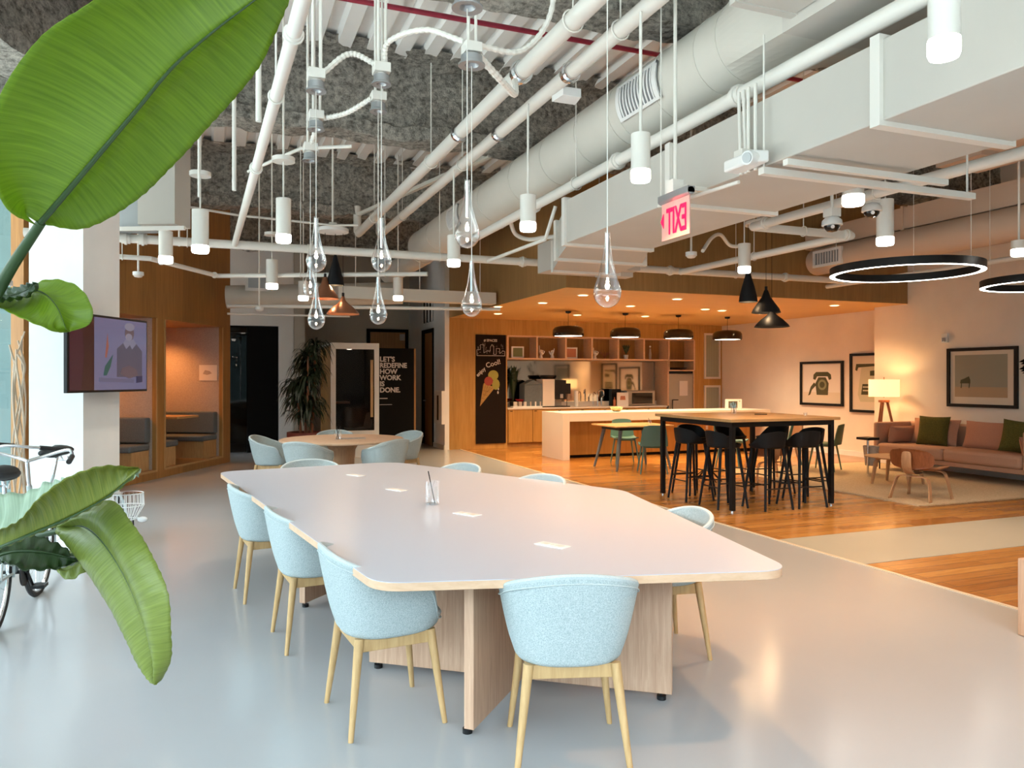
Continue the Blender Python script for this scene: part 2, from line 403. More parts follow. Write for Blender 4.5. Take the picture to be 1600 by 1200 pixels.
# kitchen: oak wall, soffit, ceiling, right walls
YK = 15.8; XK = 4.72; ZS = 2.85
mb = Mb().box(XK, 6.06, YK, YK + .7, 0, ZS)                # left pier with the chalkboard
mb.box(6.06, 10.98, YK, YK + .7, 2.49, ZS).box(10.98, 11.8, YK, YK + .7, 0, ZS)
struct('wall_kitchen', mb, M['woodwall'], smooth=False)
mb = Mb().box(XK, 11.4, 9.94, 10.06, ZS, ZD + .1).box(XK, XK + .12, 10.06, YK + .7, ZS, ZD + .1).box(11.4, 11.9, 9.94, 10.06, ZS, ZD + .1)
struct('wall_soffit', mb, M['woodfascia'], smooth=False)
struct('ceiling', Mb().box(XK + .002, 11.8, 9.942, YK + .1, ZS - .004, ZS + .05), M['woodceil'], smooth=False)
struct('wall_right', Mb().box(11.8, 11.95, 10.65, 16.9, 0, ZS + .1), M['warmwhite'], smooth=False)
struct('wall_lounge', Mb().box(11.35, 11.5, -4.2, 10.66, 0, ZD + .1).box(11.5, 11.95, 10.5, 10.66, 0, ZD + .1), M['warmwhite'], smooth=False)
struct('baseboard_right', Mb().box(11.785, 11.8, 10.66, 15.79, 0, .10), M['white'], smooth=False)
struct('baseboard_lounge', Mb().box(11.335, 11.35, -4.1, 10.66, 0, .10), M['white'], smooth=False)
struct('wall_mirror', Mb().box(6.1, 10.2, 16.38, 16.42, .89, 1.965), M['mirror'], smooth=False)
struct('wall_back', Mb().box(XK, 12.6, 16.42, 16.5, 0, ZD), M['warmwhite'], smooth=False)

# hallway behind
mb = Mb().box(4.62, 4.72, 15.8, 16.67, 0, ZD).box(4.62, 4.72, 17.7, 19.2, 0, ZD).box(4.62, 4.72, 16.67, 17.7, 2.68, ZD)
struct('wall_hall', mb, M['white'], smooth=False)
struct('baseboard_hall', Mb().box(4.60, 4.62, 15.8, 16.67, 0, .10), M['beige'], smooth=False)
d = struct('door_1', Mb().box(4.66, 4.70, 16.76, 17.62, 0, 2.60), M['woodbooth'], smooth=False)
d2 = obj('door_frame', Mb().box(4.60, 4.72, 16.67, 16.75, 0, 2.68).box(4.60, 4.72, 17.62, 17.70, 0, 2.68).box(4.60, 4.72, 16.75, 17.62, 2.60, 2.68), M['dark'], d, smooth=False)
obj('door_handle', Mb().cyl((4.66, 17.52, 1.02), (4.59, 17.52, 1.02), .012).cyl((4.60, 17.52, 1.02), (4.60, 17.40, 1.02), .010), M['steel'], d)
mb = Mb().box(4.605, 4.625, 16.72, 17.62, 2.84, 3.46)
lv = one('louvre_grille', 'dark slotted transfer grille above the narrow hall door', 'vent', mb, M['dark'], smooth=False)
mb = Mb()
for k in range(4): mb.box(4.585, 4.62, 16.72 + .27 * k, 16.80 + .27 * k, 2.84, 3.46)
c = Vector(lv.location); obj('slat', mb, M['white'], lv, off=c, smooth=False)
struct('wall_hall_end', Mb().box(1.5, 4.7, 19.0, 19.1, 0, ZD), M['beige'], smooth=False)
d = struct('door_2', Mb().box(3.62, 4.50, 18.95, 18.99, 0, 2.70), M['woodbooth'], smooth=False)
obj('door_frame', Mb().box(3.53, 3.61, 18.93, 19, 0, 2.78).box(4.50, 4.58, 18.93, 19, 0, 2.78).box(3.61, 4.50, 18.93, 19, 2.70, 2.78), M['dark'], d, smooth=False)
obj('door_closer', Mb().box(4.36, 4.48, 18.90, 18.95, 2.50, 2.66), M['steel'], d, smooth=False)
struct('wall_hall_left', Mb().box(1.55, 1.78, 16.6, 19.0, 0, ZD), M['beige'], smooth=False)
mb = Mb().box(1.25, 1.56, 16.6, 16.75, 0, ZD).box(-2.6, 1.25, 16.6, 16.75, 2.63, ZD).box(-2.6, -.2, 16.6, 16.75, 0, 2.63)
struct('wall_hall_front', mb, M['white'], smooth=False)
# dark room behind the black opening
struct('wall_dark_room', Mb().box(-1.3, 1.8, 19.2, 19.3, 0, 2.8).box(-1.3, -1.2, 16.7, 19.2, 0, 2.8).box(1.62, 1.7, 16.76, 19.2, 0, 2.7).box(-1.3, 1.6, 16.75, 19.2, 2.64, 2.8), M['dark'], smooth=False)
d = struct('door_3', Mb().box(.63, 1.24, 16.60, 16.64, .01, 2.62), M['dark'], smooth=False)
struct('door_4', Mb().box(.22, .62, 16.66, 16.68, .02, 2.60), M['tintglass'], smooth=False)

# ---- booth wall and window wall in their own rotated frame (local x along the wall, local -y into the room)
def bfr(o): o.location = BO; o.rotation_euler = (0, 0, BROT); return o
OPN = ((-1.55, .74), (1.0, 2.86)); ZO0, ZO1 = .14, 2.46
mb = Mb().box(-2.0, OPN[0][0], 0, .06, 0, ZD).box(OPN[0][1], OPN[1][0], 0, .06, 0, ZD).box(OPN[1][1], 3.17, 0, .06, 0, ZD)
for s0, s1 in OPN: mb.box(s0, s1, 0, .06, ZO1, ZD).box(s0, s1, 0, .06, 0, ZO0)
mb.box(3.11, 3.17, .06, 1.8, 0, ZD).box(-2.0, -1.94, .06, .16, 0, ZD)
bfr(struct('outside_view_panel', Mb().box(-2.0, -1.94, .16, 2.6, 0, ZD), M['tealview'], smooth=False))  # added panel, coloured to stand in for the daylit view outside
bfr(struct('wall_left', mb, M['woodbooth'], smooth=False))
mb = Mb()
for s0, s1 in OPN: mb.box(s1, s1 + .03, .06, 1.36, ZO0, ZO1).box(s0 - .03, s0, .06, 1.36, ZO0, ZO1)
bfr(struct('wall_booth_end', mb, M['felt'], smooth=False))
mb = Mb()
for s0, s1 in OPN: mb.box(s0, s1, 1.30, 1.36, ZO0, ZO1)
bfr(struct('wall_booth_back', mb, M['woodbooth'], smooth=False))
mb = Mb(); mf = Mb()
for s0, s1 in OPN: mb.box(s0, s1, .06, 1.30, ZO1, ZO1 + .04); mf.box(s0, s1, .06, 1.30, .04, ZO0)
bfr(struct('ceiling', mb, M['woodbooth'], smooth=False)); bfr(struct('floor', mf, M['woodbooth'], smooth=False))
mb = Mb()
for s0, s1 in OPN: mb.box(s1, s1 + .03, -.012, 0, ZO0 - .03, ZO1).box(s0 - .03, s0, -.012, 0, ZO0 - .03, ZO1).box(s0, s1, -.012, 0, ZO0 - .03, ZO0)
bfr(struct('trim_7', mb, M['oak'], smooth=False))

# window wall: slim white mullions, glass, sill and head
W0, W1 = -18.3, -2.14
wm = bfr(struct('window_1', Mb().box(W0, W1, 0, .12, 0, .10).box(W0, W1, 0, .12, 4.62, ZD), M['white'], smooth=False))
mb = Mb()
s = W1 - 1.1
while s > W0: mb.box(s - .05, s, 0, .12, .10, 4.62); s -= 1.62
obj('window_frame', mb, M['white'], wm, smooth=False)
obj('transom', Mb().box(W0, W1, .02, .10, 2.60, 2.66), M['white'], wm, smooth=False)
obj('pane', Mb().box(W0, W1, .055, .062, .10, 4.62), M['pane'], wm, smooth=False)
struct('wall_rear', Mb().box(3.3, 11.4, -4.2, -4.08, 0, ZD), M['warmwhite'], smooth=False)
wf = struct('window_2', Mb().box(-9.8, 3.3, -4.2, -4.08, 0, .10).box(-9.8, 3.3, -4.2, -4.08, 4.5, ZD), M['white'], smooth=False)
mb = Mb()
for k in range(8): mb.box(-9.4 + 1.75 * k, -9.34 + 1.75 * k, -4.2, -4.08, .1, 4.5)
obj('window_frame', mb, M['white'], wf, smooth=False)
obj('pane', Mb().box(-9.8, 3.3, -4.15, -4.143, .1, 4.5), M['pane'], wf, smooth=False)
# free-standing square column
pc = at(130, 600, 6.80)
mb = Mb().box(0, .53, 0, .52, 0, 4.12)
cl = struct('wall_column', mb, M['colwhite'], smooth=False); cl.location = (pc.x, pc.y, 0); cl.rotation_euler = (0, 0, BROT)

# ================================================================== CEILING SERVICES
def pipe(label, pts, r, group=None, name='ceiling_pipe', m='pipe', couplings=(), hangers=(), top=4.9, n=12, clampm='pipe'):
    pts = [Vector(p) for p in pts]; L = Vector(((pts[0].x + pts[-1].x) / 2, (pts[0].y + pts[-1].y) / 2, min(p.z for p in pts) - r))
    if couplings or hangers:
        t = thing(name, label, 'pipe', L, group=group); obj('pipe_run', Mb().tube(pts, r, n), M[m], t, off=L)
        def on(k):
            i = int(k); f = k - i; return pts[i].lerp(pts[i + 1], f), (pts[i + 1] - pts[i]).normalized()
        for k in couplings:
            P, d = on(k); obj('coupling', Mb().cyl(P - d * r * .9, P + d * r * .9, r * 1.22, n=n).cyl(P - d * r * .25, P + d * r * .25, r * 1.45, n=n), M[clampm], t, off=L)
        for k in hangers:
            P, d = on(k); g = Mb().tube([P + (Vector((0, 0, 1)) * math.cos(a) + d.cross(Vector((0, 0, 1))) * math.sin(a)) * r * 1.18 for a in [2 * math.pi * i / 14 for i in range(14)]], .006, 5, True)
            g.cyl(P + Vector((0, 0, r * 1.1)), (P.x, P.y, top), .006, n=6); obj('hanger', g, M['pipe'], t, off=L)
        return t
    return one(name, label, 'pipe', Mb().tube(pts, r, n), M[m], group)

# twin pipes along the round duct
pipe('left of the two thick parallel pipes running under the metal deck', [(2.18, -.5, 3.85), (2.14, 12.2, 3.85), (2.14, 12.3, 3.9), (2.14, 12.32, 4.3)], .062, couplings=(.46, .58, .31), hangers=(.19, .39, .66, .9), clampm='chrome')
pipe('right of the two thick parallel pipes, next to the big round duct', [(2.53, -.5, 3.85), (2.49, 12.2, 3.85), (2.49, 12.3, 3.9), (2.49, 12.32, 4.3)], .056, couplings=(.45, .57, .30), hangers=(.18, .39, .66, .88), clampm='chrome')
pipe('white sloping-looking pipe crossing the upper left beside the big leaf', [(.40, .3, 3.1), (.22, 9.46, 3.1)], .034, couplings=(.36, .62), hangers=(.45,))
pipe('long white pipe crossing the whole room above the glass drops', [(-1.9, 9.5, 3.1), (9.6, 9.42, 3.1)], .050, couplings=(.085, .10, .26, .50, .70, .88), hangers=(.14, .4, .6, .8), top=4.9)
P0 = [on_z(*q) for q in ((186, 401, 2.95), (234, 404, 2.95), (340, 431, 2.95), (668, 428, 2.95))]
pipe('thinner white pipe with a bend, hung below the long crossing pipe on the left', P0, .030, couplings=(1.15, 1.95), hangers=(.1, 2.4, 2.8), top=4.9)
pipe('white sprinkler pipe running toward the ring lights on the right', [(5.28, .2, 3.1), (5.18, 6.42, 3.1), (6.5, 6.42, 3.1), (6.3, 9.4, 3.08)], .045, couplings=(.97, 1.95), hangers=(.45, .75, 1.5, 2.5), top=4.9)
pipe('dark red pipe crossing under the corrugated deck', [(-.4, 6.62, 4.8), (6.2, 6.62, 4.8)], .024, m='red')
pipe('long white pipe tucked between the round duct and the flat duct', [(3.13, -.5, 3.34), (3.12, 9.3, 3.34)], .050, couplings=(.46, .62, .80), hangers=(.3, .7), top=4.4)
pipe('thin white pipe slanting to the ceiling left of the glass drops', [on_z(388, 268, 3.6), on_z(470, 232, 3.6), (1.15, 6.9, 3.62)], .016)
pipe('thin white conduit running across at the far left beam', [on_z(262, 318, 3.5), on_z(370, 336, 3.5), on_z(520, 352, 3.5), on_z(560, 352, 3.5)], .014)
pipe('thin conduit dropping from the kitchen fascia past the can light', [on_z(868, 322, 3.3), on_z(852, 374, 2.98), on_z(762, 408, 3.0)], .020)
pipe('tan curved flexible conduit beside the flat duct end', spline([on_z(1098, 392, 3.0), on_z(1112, 372, 3.2), on_z(1126, 367, 3.3), on_z(1142, 384, 3.2), on_z(1168, 383, 3.2)]), .022)
pipe('curved grey flexible conduit under the round duct near the pantry', spline([on_z(797, 346, 3.4), on_z(806, 366, 3.3), on_z(826, 374, 3.25), on_z(852, 371, 3.25), on_z(880, 369, 3.25)]), .026)
for k, (px, py, zt) in enumerate(((366, 215, 3.6), (404, 110, 3.3), (311, 225, 3.4), (280, 300, 3.0))):
    p = on_z(px, py + 90, 3.1); pipe('thin vertical drop pipe on the left, %s' % ('with black cap, left of the slanting pipe', 'right behind the slanting pipe', 'just under the big leaf edge', 'above the wood booth wall')[k], [(p.x, p.y, 3.14), (p.x, p.y, 4.95)], .018 if k < 2 else .012, name='drop_pipe')

mb = Mb().cyl(at(765, 243, 9.0), at(598, 318, 10.6), .035, n=4).cyl(at(598, 318, 10.6), at(560, 335, 11.4), .03, n=4)
one('roof_brace', 'flat beige diagonal brace beyond the twin pipes', 'brace', mb, M['duct'])
# flexible conduits linking the canopies
def flex(label, pts, r=.017):
    P = spline([Vector(p) for p in pts], 14); rad = [r * (1.0 + (.16 if i % 2 else -.1)) for i in range(len(P))]
    xs = Vector(((P[0].x + P[-1].x) / 2, (P[0].y + P[-1].y) / 2, min(p.z for p in P)))
    o = obj('flexible_conduit', Mb().tube(P, r, 8, rad=rad), M['pipe'], off=xs, smooth=False); o.location = xs
    tag(o, label, 'conduit', 'flexible conduits between the pendant canopies')

# canopies and blown glass drops above the big table
ZC = 3.45
drops = [  # px, py of bulb centre, depth, glass radius, canopy?
    (494, 408, 4.80, .064, 'upper left drop of the left cluster'), (485, 452, 5.95, .060, 'small drop farthest back, half hidden at the far left'),
    (494, 500, 5.60, .064, 'lowest drop on the left, in front of the dark plant'), (596, 408, 4.95, .066, 'middle drop with the copper bells to its left'),
    (591, 492, 5.45, .064, 'lower middle drop above the white framed booth'), (730, 366, 3.97, .066, 'topmost drop in front of the round duct'),
    (737, 477, 4.65, .064, 'drop in front of the oak wall left of the chalkboard'), (949, 457, 3.60, .066, 'largest nearest drop on the right, hanging alone')]
tops = {}; DZ = {0: -.02, 1: -.13, 2: 0, 3: .08, 4: .08, 5: .10, 6: .08, 7: 0}
def drop_mesh(r):
    pr = []
    for i in range(22):
        t = i / 21; a = math.pi * t
        z = -r * 1.12 * math.cos(a)
        rr = r * math.sin(a) if t < .55 else r * math.sin(a)
        pr.append((rr, z))
    pr = [(max(.0006, r * math.sin(a)), -r * 1.1 * math.cos(a)) for a in [i * math.pi * .60 / 14 for i in range(15)]]
    r0, z0 = pr[-1]; H = r * 4.3
    for i in range(1, 15):
        t = i / 14; q = (1 - t) ** 2.1; pr.append((.0135 + (r0 - .0135) * q, z0 + (H - z0) * t ** .95))
    pr.append((.0125, H + .001)); return pr
gm = {}
for i, (px, py, d, r, where) in enumerate(drops):
    p = at(px, py, d); t = thing('glass_drop_pendant', 'clear blown glass teardrop pendant, ' + where, 'pendant light', (p.x, p.y, p.z - r * 1.1), group='glass teardrop pendants over the long table')
    g = obj('glass_body', Mb().lathe(drop_mesh(r), (0, 0, r * 1.1), 28), M['blown'], t)
    obj('bulb', Mb().ball((0, 0, r * 1.55), .011, 10, sz=1.3).cyl((0, 0, r * 1.5), (0, 0, r * 1.9), .006, n=8), M['bulb'], t)
    obj('stem', Mb().cyl((0, 0, r * 2.4), (0, 0, r * 5.3), .009, n=10), M['chrome'], t)
    top = 3.36 + DZ[i] - p.z + r * 1.1
    obj('cable', Mb().cyl((0, 0, r * 5.2), (0, 0, (top if i != 7 else 4.2)), .0028, n=6), M['pipe'], t)
    if i != 7:
        big = i in (5, 6); rr = .078 if big else .060
        cn = thing('pendant_canopy', 'grey ceiling canopy feeding the ' + where, 'canopy', (p.x, p.y, 3.36 + DZ[i]), group='canopies of the glass pendants')
        obj('canopy_ring', Mb().lathe([(rr * .35, .03), (rr * .55, .004), (rr * 1.05, 0), (rr * 1.05, .010), (rr * .86, .018), (rr * .84, .060), (.02, .062)], n=24, close=True), M['silver'], cn)
        obj('junction_box', Mb().box(-.052, .052, -.052, .052, .074, .135).cyl((0, 0, .064), (0, 0, .08), .03), M['pipe'], cn, bevel=.003)
        obj('conduit_drop', Mb().cyl((-.02, 0, .13), (-.02, 0, 1.6), .010, n=8).cyl((.03, .01, .13), (.03, .01, 1.6), .010, n=8), M['pipe'], cn)
    tops[i] = Vector((p.x, p.y, ZC + DZ[i]))
def mid(a, b, lift=.1, k=(0, 0)): m_ = (a + b) / 2; return m_ + Vector((k[0], k[1], lift))
T = tops
flex('ribbed conduit between the upper left and middle canopies', [T[0] + Vector((.03, 0, .02)), mid(T[0], T[3], .13), T[3] + Vector((-.04, 0, .04))])
flex('ribbed conduit between the middle and the large right canopies', [T[3] + Vector((.02, 0, .03)), T[3] + Vector((.04, -.04, .18)), mid(T[3], T[6], .2), T[6] + Vector((-.05, 0, .05))])
flex('ribbed conduit between the two lower left canopies', [T[2] + Vector((.05, 0, 0)), mid(T[2], T[4], -.03), T[4] + Vector((-.05, 0, .0))])
flex('short bent conduit above the farthest left canopy', [T[2] + Vector((0, 0, .03)), T[2] + Vector((.03, .2, .02)), T[1] + Vector((0, -.03, .03))])
flex('ribbed conduit rising to the upper right from the large canopy', [T[6] + Vector((.05, 0, .04)), T[6] + Vector((.35, .05, .08)), T[6] + Vector((.55, .05, .35)), T[6] + Vector((.65, .2, .9))])
flex('thick ribbed conduit drooping right of the large canopy', [T[6] + Vector((.05, .03, 0)), T[6] + Vector((.3, .25, -.06)), T[6] + Vector((.50, .55, .0)), T[6] + Vector((.60, .8, .20))], .022)

# big round duct with grilles, transition and box
XR, ZR, RR = 3.40, 3.83, .285
t = thing('round_duct', 'huge white painted round duct crossing the room from upper right', 'duct', (XR, 8, ZR - RR)); L = Vector(t.location)
mb = Mb().cyl((XR, 4.25, ZR), (XR, 12.9, ZR), RR, n=40, caps=False)
obj('duct_body', mb, M['duct'], t, off=L)
for y in (4.25, 4.5, 5.05, 5.6, 5.75, 6.4, 7.2, 8.1, 9.2, 10.4, 11.7, 12.9): obj('seam_band', Mb().cyl((XR, y - .008, ZR), (XR, y + .008, ZR), RR + .005, n=40, caps=True), M['duct'], t, off=L)
mb = Mb().cyl((XR, 12.9, ZR), (XR + .1, 13.3, ZR - .05), RR, RR * .75, n=32).cyl((XR + .1, 13.3, ZR - .05), (XR + .1, 16.2, ZR - .05), RR * .72, n=32)
obj('reducer', mb, M['duct'], t, off=L)
def arc_panel(a0, a1, y0, y1, r): return lambda u, v: Vector((XR - r * math.cos(a0 + (a1 - a0) * u), y0 + (y1 - y0) * v, ZR - r * math.sin(a0 + (a1 - a0) * u)))
for ya, yb, a0 in ((4.95, 5.55, -.35), (10.0, 10.5, -.35)):
    g = obj('vent_grille', Mb().grid(arc_panel(a0, a0 + .95, ya, yb, RR + .014), 12, 2), M['silver'], t, off=L, solid=.01)
    fr = Mb()
    for q in ((a0, a0 + .08, ya, yb), (a0 + .87, a0 + .95, ya, yb), (a0, a0 + .95, ya, ya + .05), (a0, a0 + .95, yb - .05, yb)): fr.grid(arc_panel(*q, RR + .026), 10, 2)
    obj('grille_frame', fr, M['white'], g, off=L, solid=.012)
    sl = Mb(); k = 11
    for i in range(k):
        y = ya + .07 + (yb - ya - .14) * i / (k - 1); sl.grid(arc_panel(a0 + .08, a0 + .87, y - .008, y + .008, RR + .026), 8, 2)
    obj('louvre', sl, M['white'], g, off=L, solid=.008)
# transition: circle to rectangle
def trans(u, v):
    a = 2 * math.pi * u; c, s_ = math.cos(a), math.sin(a)
    cx, cz = XR + RR * c, ZR + RR * s_; k = 1 / max(abs(c), abs(s_)); bx, bz = XR + .05 + .42 * c * k, ZR - .02 + .30 * s_ * k
    return Vector((cx + (bx - cx) * v, 4.25 - .75 * v, cz + (bz - cz) * v))
obj('transition', Mb().grid(trans, 48, 8, True), M['duct'], t, off=L, smooth=False)
obj('duct_box', Mb().box(XR - .37, XR + .47, -.8, 3.5, ZR - .32, ZR + .28), M['ductpanel'], t, off=L, smooth=False)
one('duct_box', 'square-edged duct box at the top right corner above the round duct mouth', 'duct', Mb().box(2.62, 3.02, -.8, 3.42, 3.57, 4.1).box(2.61, 3.03, 3.38, 3.43, 3.56, 4.11), M['ductpanel'], smooth=False)

# flat rectangular duct with flanged seams
t = thing('flat_duct', 'large flat white rectangular duct low on the right side', 'duct', (3.5, 3, 2.8)); L = Vector(t.location)
obj('duct_body', Mb().box(3.06, 3.98, -.8, 6.48, 2.80, 3.20), M['ductpanel'], t, off=L, smooth=False, bevel=.006)
for y in (1.0, 2.85, 4.7, 6.46): obj('flange_seam', Mb().box(3.035, 4.005, y - .03, y + .03, 2.775, 3.225), M['pipe'], t, off=L, smooth=False)
def skew(a, b):
    (x0, x1, y0, z0, z1), (X0, X1, y1, Z0, Z1) = a, b
    vs = [(x0, y0, z0), (x1, y0, z0), (x1, y0, z1), (x0, y0, z1), (X0, y1, Z0), (X1, y1, Z0), (X1, y1, Z1), (X0, y1, Z1)]
    return Mb().add(vs, [(0, 3, 2, 1), (4, 5, 6, 7), (0, 1, 5, 4), (1, 2, 6, 5), (2, 3, 7, 6), (3, 0, 4, 7)])
obj('offset_section', skew((3.10, 3.98, 6.48, 2.80, 3.2), (3.42, 4.45, 7.4, 2.82, 3.2)), M['ductpanel'], t, off=L, smooth=False)
obj('offset_section', skew((3.44, 4.45, 7.4, 2.82, 3.2), (3.86, 4.75, 8.5, 2.86, 3.2)), M['ductpanel'], t, off=L, smooth=False)
for q in ((3.38, 4.5, 7.37, 7.43, 2.79, 3.22), (3.84, 4.78, 8.46, 8.52, 2.83, 3.22)): obj('flange_seam', Mb().box(*q), M['pipe'], t, off=L, smooth=False)
one('duct_boot', 'narrow white duct boot hanging behind the flat duct end', 'duct', Mb().box(3.98, 5.1, 8.52, 9.25, 2.92, 3.3).box(4.65, 5.1, 8.7, 8.9, 2.86, 2.96), M['ductpanel'], smooth=False)
t = thing('trapeze_hanger', 'pair of steel channels slung beneath the flat duct', 'duct hanger', (4.0, 3.75, 2.70)); L = Vector(t.location)
obj('channel', Mb().box(3.0, 4.75, 3.62, 3.67, 2.735, 2.775), M['pipe'], t, off=L, smooth=False)
obj('channel', Mb().box(3.0, 4.25, 3.42, 3.46, 2.735, 2.770), M['pipe'], t, off=L, smooth=False)
obj('rod', Mb().cyl((4.70, 3.645, 2.77), (4.70, 3.645, 4.99), .007, n=6), M['pipe'], t, off=L); obj('rod', Mb().cyl((3.02, 3.645, 2.77), (3.02, 3.645, 3.56), .006, n=6), M['pipe'], t, off=L)
mb = Mb()
for k, dx in enumerate((0, .05, .085, .12)): mb.cyl((3.02 - (k % 2) * .012, 3.72 + dx, 2.78), (3.02, 3.72 + dx * 1.3, 3.3), .011, n=8)
one('conduit_group', 'bundle of small upright conduits on the side of the flat duct', 'conduit', mb, M['pipe'])
p = on_z(1180, 246, 2.70)
t = thing('emergency_light', 'white emergency light unit with round lamp at the lower edge of the flat duct', 'emergency light', (2.97, 3.72, 2.79))
obj('housing', Mb().prism([(-.07, -.12), (.03, -.15), (.06, .15), (-.07, .15)], .0, .07), M['white'], t, bevel=.012, seg=3)
obj('lamp_head', Mb().cyl((-.04, -.09, .03), (-.10, -.11, .02), .045, .040, n=20), M['white'], t); obj('lamp_lens', Mb().cyl((-.10, -.11, .02), (-.104, -.111, .019), .030, n=20), M['silver'], t)
obj('mount', Mb().box(-.03, .09, .02, .10, .07, .12), M['pipe'], t)
one('thin_conduit', 'thin horizontal conduit between the exit sign and the emergency light', 'conduit', Mb().tube([(3.0, 3.85, 2.74), (2.96, 4.3, 2.74), (2.9, 4.6, 2.74)], .012), M['pipe'])

# exit sign seen from behind (letters read backwards)
t = thing('exit_sign', 'clear edge-lit exit sign with red letters seen from behind', 'exit sign', (2.80, 4.24, 2.45))
obj('housing', Mb().cyl((0, -.18, .27), (0, .17, .27), .026, n=16).box(-.026, .026, -.18, .17, .26, .30), M['silver'], t)
obj('sign_plate', Mb().box(-.004, .004, -.165, .155, 0, .25), mat('acrylic_plate', (.80, .45, .40), .15, spec=.6), t, bevel=.001)
red = mat('exit_red', (.8, .0, .03), .4, emit=(1, .0, .06), es=1.1)
lt = text_mb('EXIT', .245, Vector((-.007, -.140, .035)), 90, 90, .002, .003, mirror=False, sxy=.46)
obj('lettering', lt, red, t)
obj('arrow', Mb().add([(-.008, .160, .13), (-.008, .125, .18), (-.008, .125, .08)], [(0, 1, 2)]), red, t, solid=.003)
mb = Mb().box(-.03, .05, -.02, .06, .30, .38).cyl((.0, .17, .3), (.0, .17, 2.58), .005, n=6).cyl((0, .0, .36), (0, .0, 2.58), .012, n=8).box(0, .30, .02, .05, .33, .36)
obj('bracket', mb, M['pipe'], t)
pl = bpy.data.lights.new('exit_glow', 'POINT'); pl.energy = .35; pl.color = (1, .05, .05); pl.shadow_soft_size = .06
po = bpy.data.objects.new('exit_glow', pl); C.objects.link(po); po.parent = t; po.location = (-.03, 0, .2)

# tan duct above the lounge
t = thing('lounge_duct', 'tan round duct over the lounge with a grille at its end', 'duct', (9.0, 5, 3.2)); L = Vector(t.location)
obj('duct_body', Mb().cyl((9.0, -.5, 3.40), (9.0, 9.6, 3.40), .21, n=32).ball((9.0, 9.6, 3.40), .208, 20, sy=.5), M['tan'], t, off=L)
obj('flat_top_duct', Mb().box(8.95, 9.7, -.5, 9.8, 3.62, 3.92).box(8.93, 9.72, 7.9, 7.94, 3.60, 3.94), M['tan'], t, off=L, smooth=False)
mb = Mb().box(8.775, 8.80, 8.9, 9.4, 3.30, 3.50)
g = obj('vent_grille', Mb().box(8.782, 8.80, 8.9, 9.4, 3.30, 3.50), M['silver'], t, off=L, smooth=False)
fr = Mb().box(8.765, 8.81, 8.86, 8.91, 3.27, 3.53).box(8.765, 8.81, 9.39, 9.44, 3.27, 3.53).box(8.765, 8.81, 8.91, 9.39, 3.27, 3.31).box(8.765, 8.81, 8.91, 9.39, 3.49, 3.53)
obj('grille_frame', fr, M['white'], g, off=L, smooth=False)
mb = Mb()
for k in range(8): mb.box(8.77, 8.79, 8.95 + k * .055, 8.965 + k * .055, 3.31, 3.49)
obj('louvre', mb, M['white'], g, off=L, smooth=False)
pipe('long pink-lit pipe under the tan duct along the lounge', [(9.4, -.5, 3.05), (9.4, 9.8, 3.05)], .035)
one('duct_box', 'boxy white duct end above the lounge at the right edge', 'duct', Mb().box(6.6, 7.6, 2.0, 5.2, 3.75, 4.1).box(6.9, 7.5, 5.2, 5.7, 3.7, 4.0), M['tan'], smooth=False)

# far hall ducts
one('hall_duct', 'white duct crossing above the dark doorway, with a small grille', 'duct', Mb().cyl((.2, 14.2, 2.96), (3.2, 13.7, 3.1), .20, n=24), M['duct'])
gp = on_y(404, 441, 13.9)
t = thing('duct_grille', 'small white framed grille on the hall duct', 'vent', (gp.x, 13.92, gp.z - .15))
obj('grille_frame', Mb().box(-.22, .22, -.02, .0, 0, .30), M['white'], t, smooth=False)
obj('louvre', Mb().box(-.17, .17, -.026, -.018, .05, .25), M['silver'], t, smooth=False)
t = thing('cable_tray', 'long flat white tray above the framed booth', 'tray', (3.3, 12.82, 2.86)); obj('tray_body', Mb().box(-1.4, 1.36, -.12, .13, 0, .20), M['duct'], t, smooth=False)
for x in (-1.1, 0, 1.1): obj('hanger_rod', Mb().cyl((x, 0, .2), (x, 0, 2.18), .008, n=6), M['pipe'], t)
one('hall_pipe', 'two thin white pipes low above the dark doorway', 'pipe', Mb().cyl((.2, 13.2, 2.72), (4.55, 12.2, 2.72), .028).cyl((.2, 13.6, 2.62), (2.2, 13.4, 2.62), .018), M['pipe'])
p = on_z(244, 350, 3.15)
t = thing('hanging_duct_boot', 'white panel-faced duct hanging at the left below the big leaf', 'duct', (p.x, p.y, p.z), math.radians(-25))
obj('duct_body', Mb().prism([(-.20, 0), (.20, 0), (.23, .28), (-.23, .28)], 0, .95), M['ductpanel'], t, smooth=False)
obj('support_channel', Mb().box(-.75, .32, -.04, 0, -.07, -.03), M['pipe'], t, smooth=False)
obj('wall_side_duct', Mb().box(-.8, -.20, .1, .5, .0, .55), M['silver'], t, smooth=False)
p = on_z(888, 155, 3.75)
one('junction_housing', 'small white wedge housing between the twin pipes and round duct', 'junction box', Mb().prism([(-.08, -.07), (.08, -.07), (.11, .1), (-.1, .1)], 0, .07, Matrix.Translation(p)), M['white'], bevel=.004)

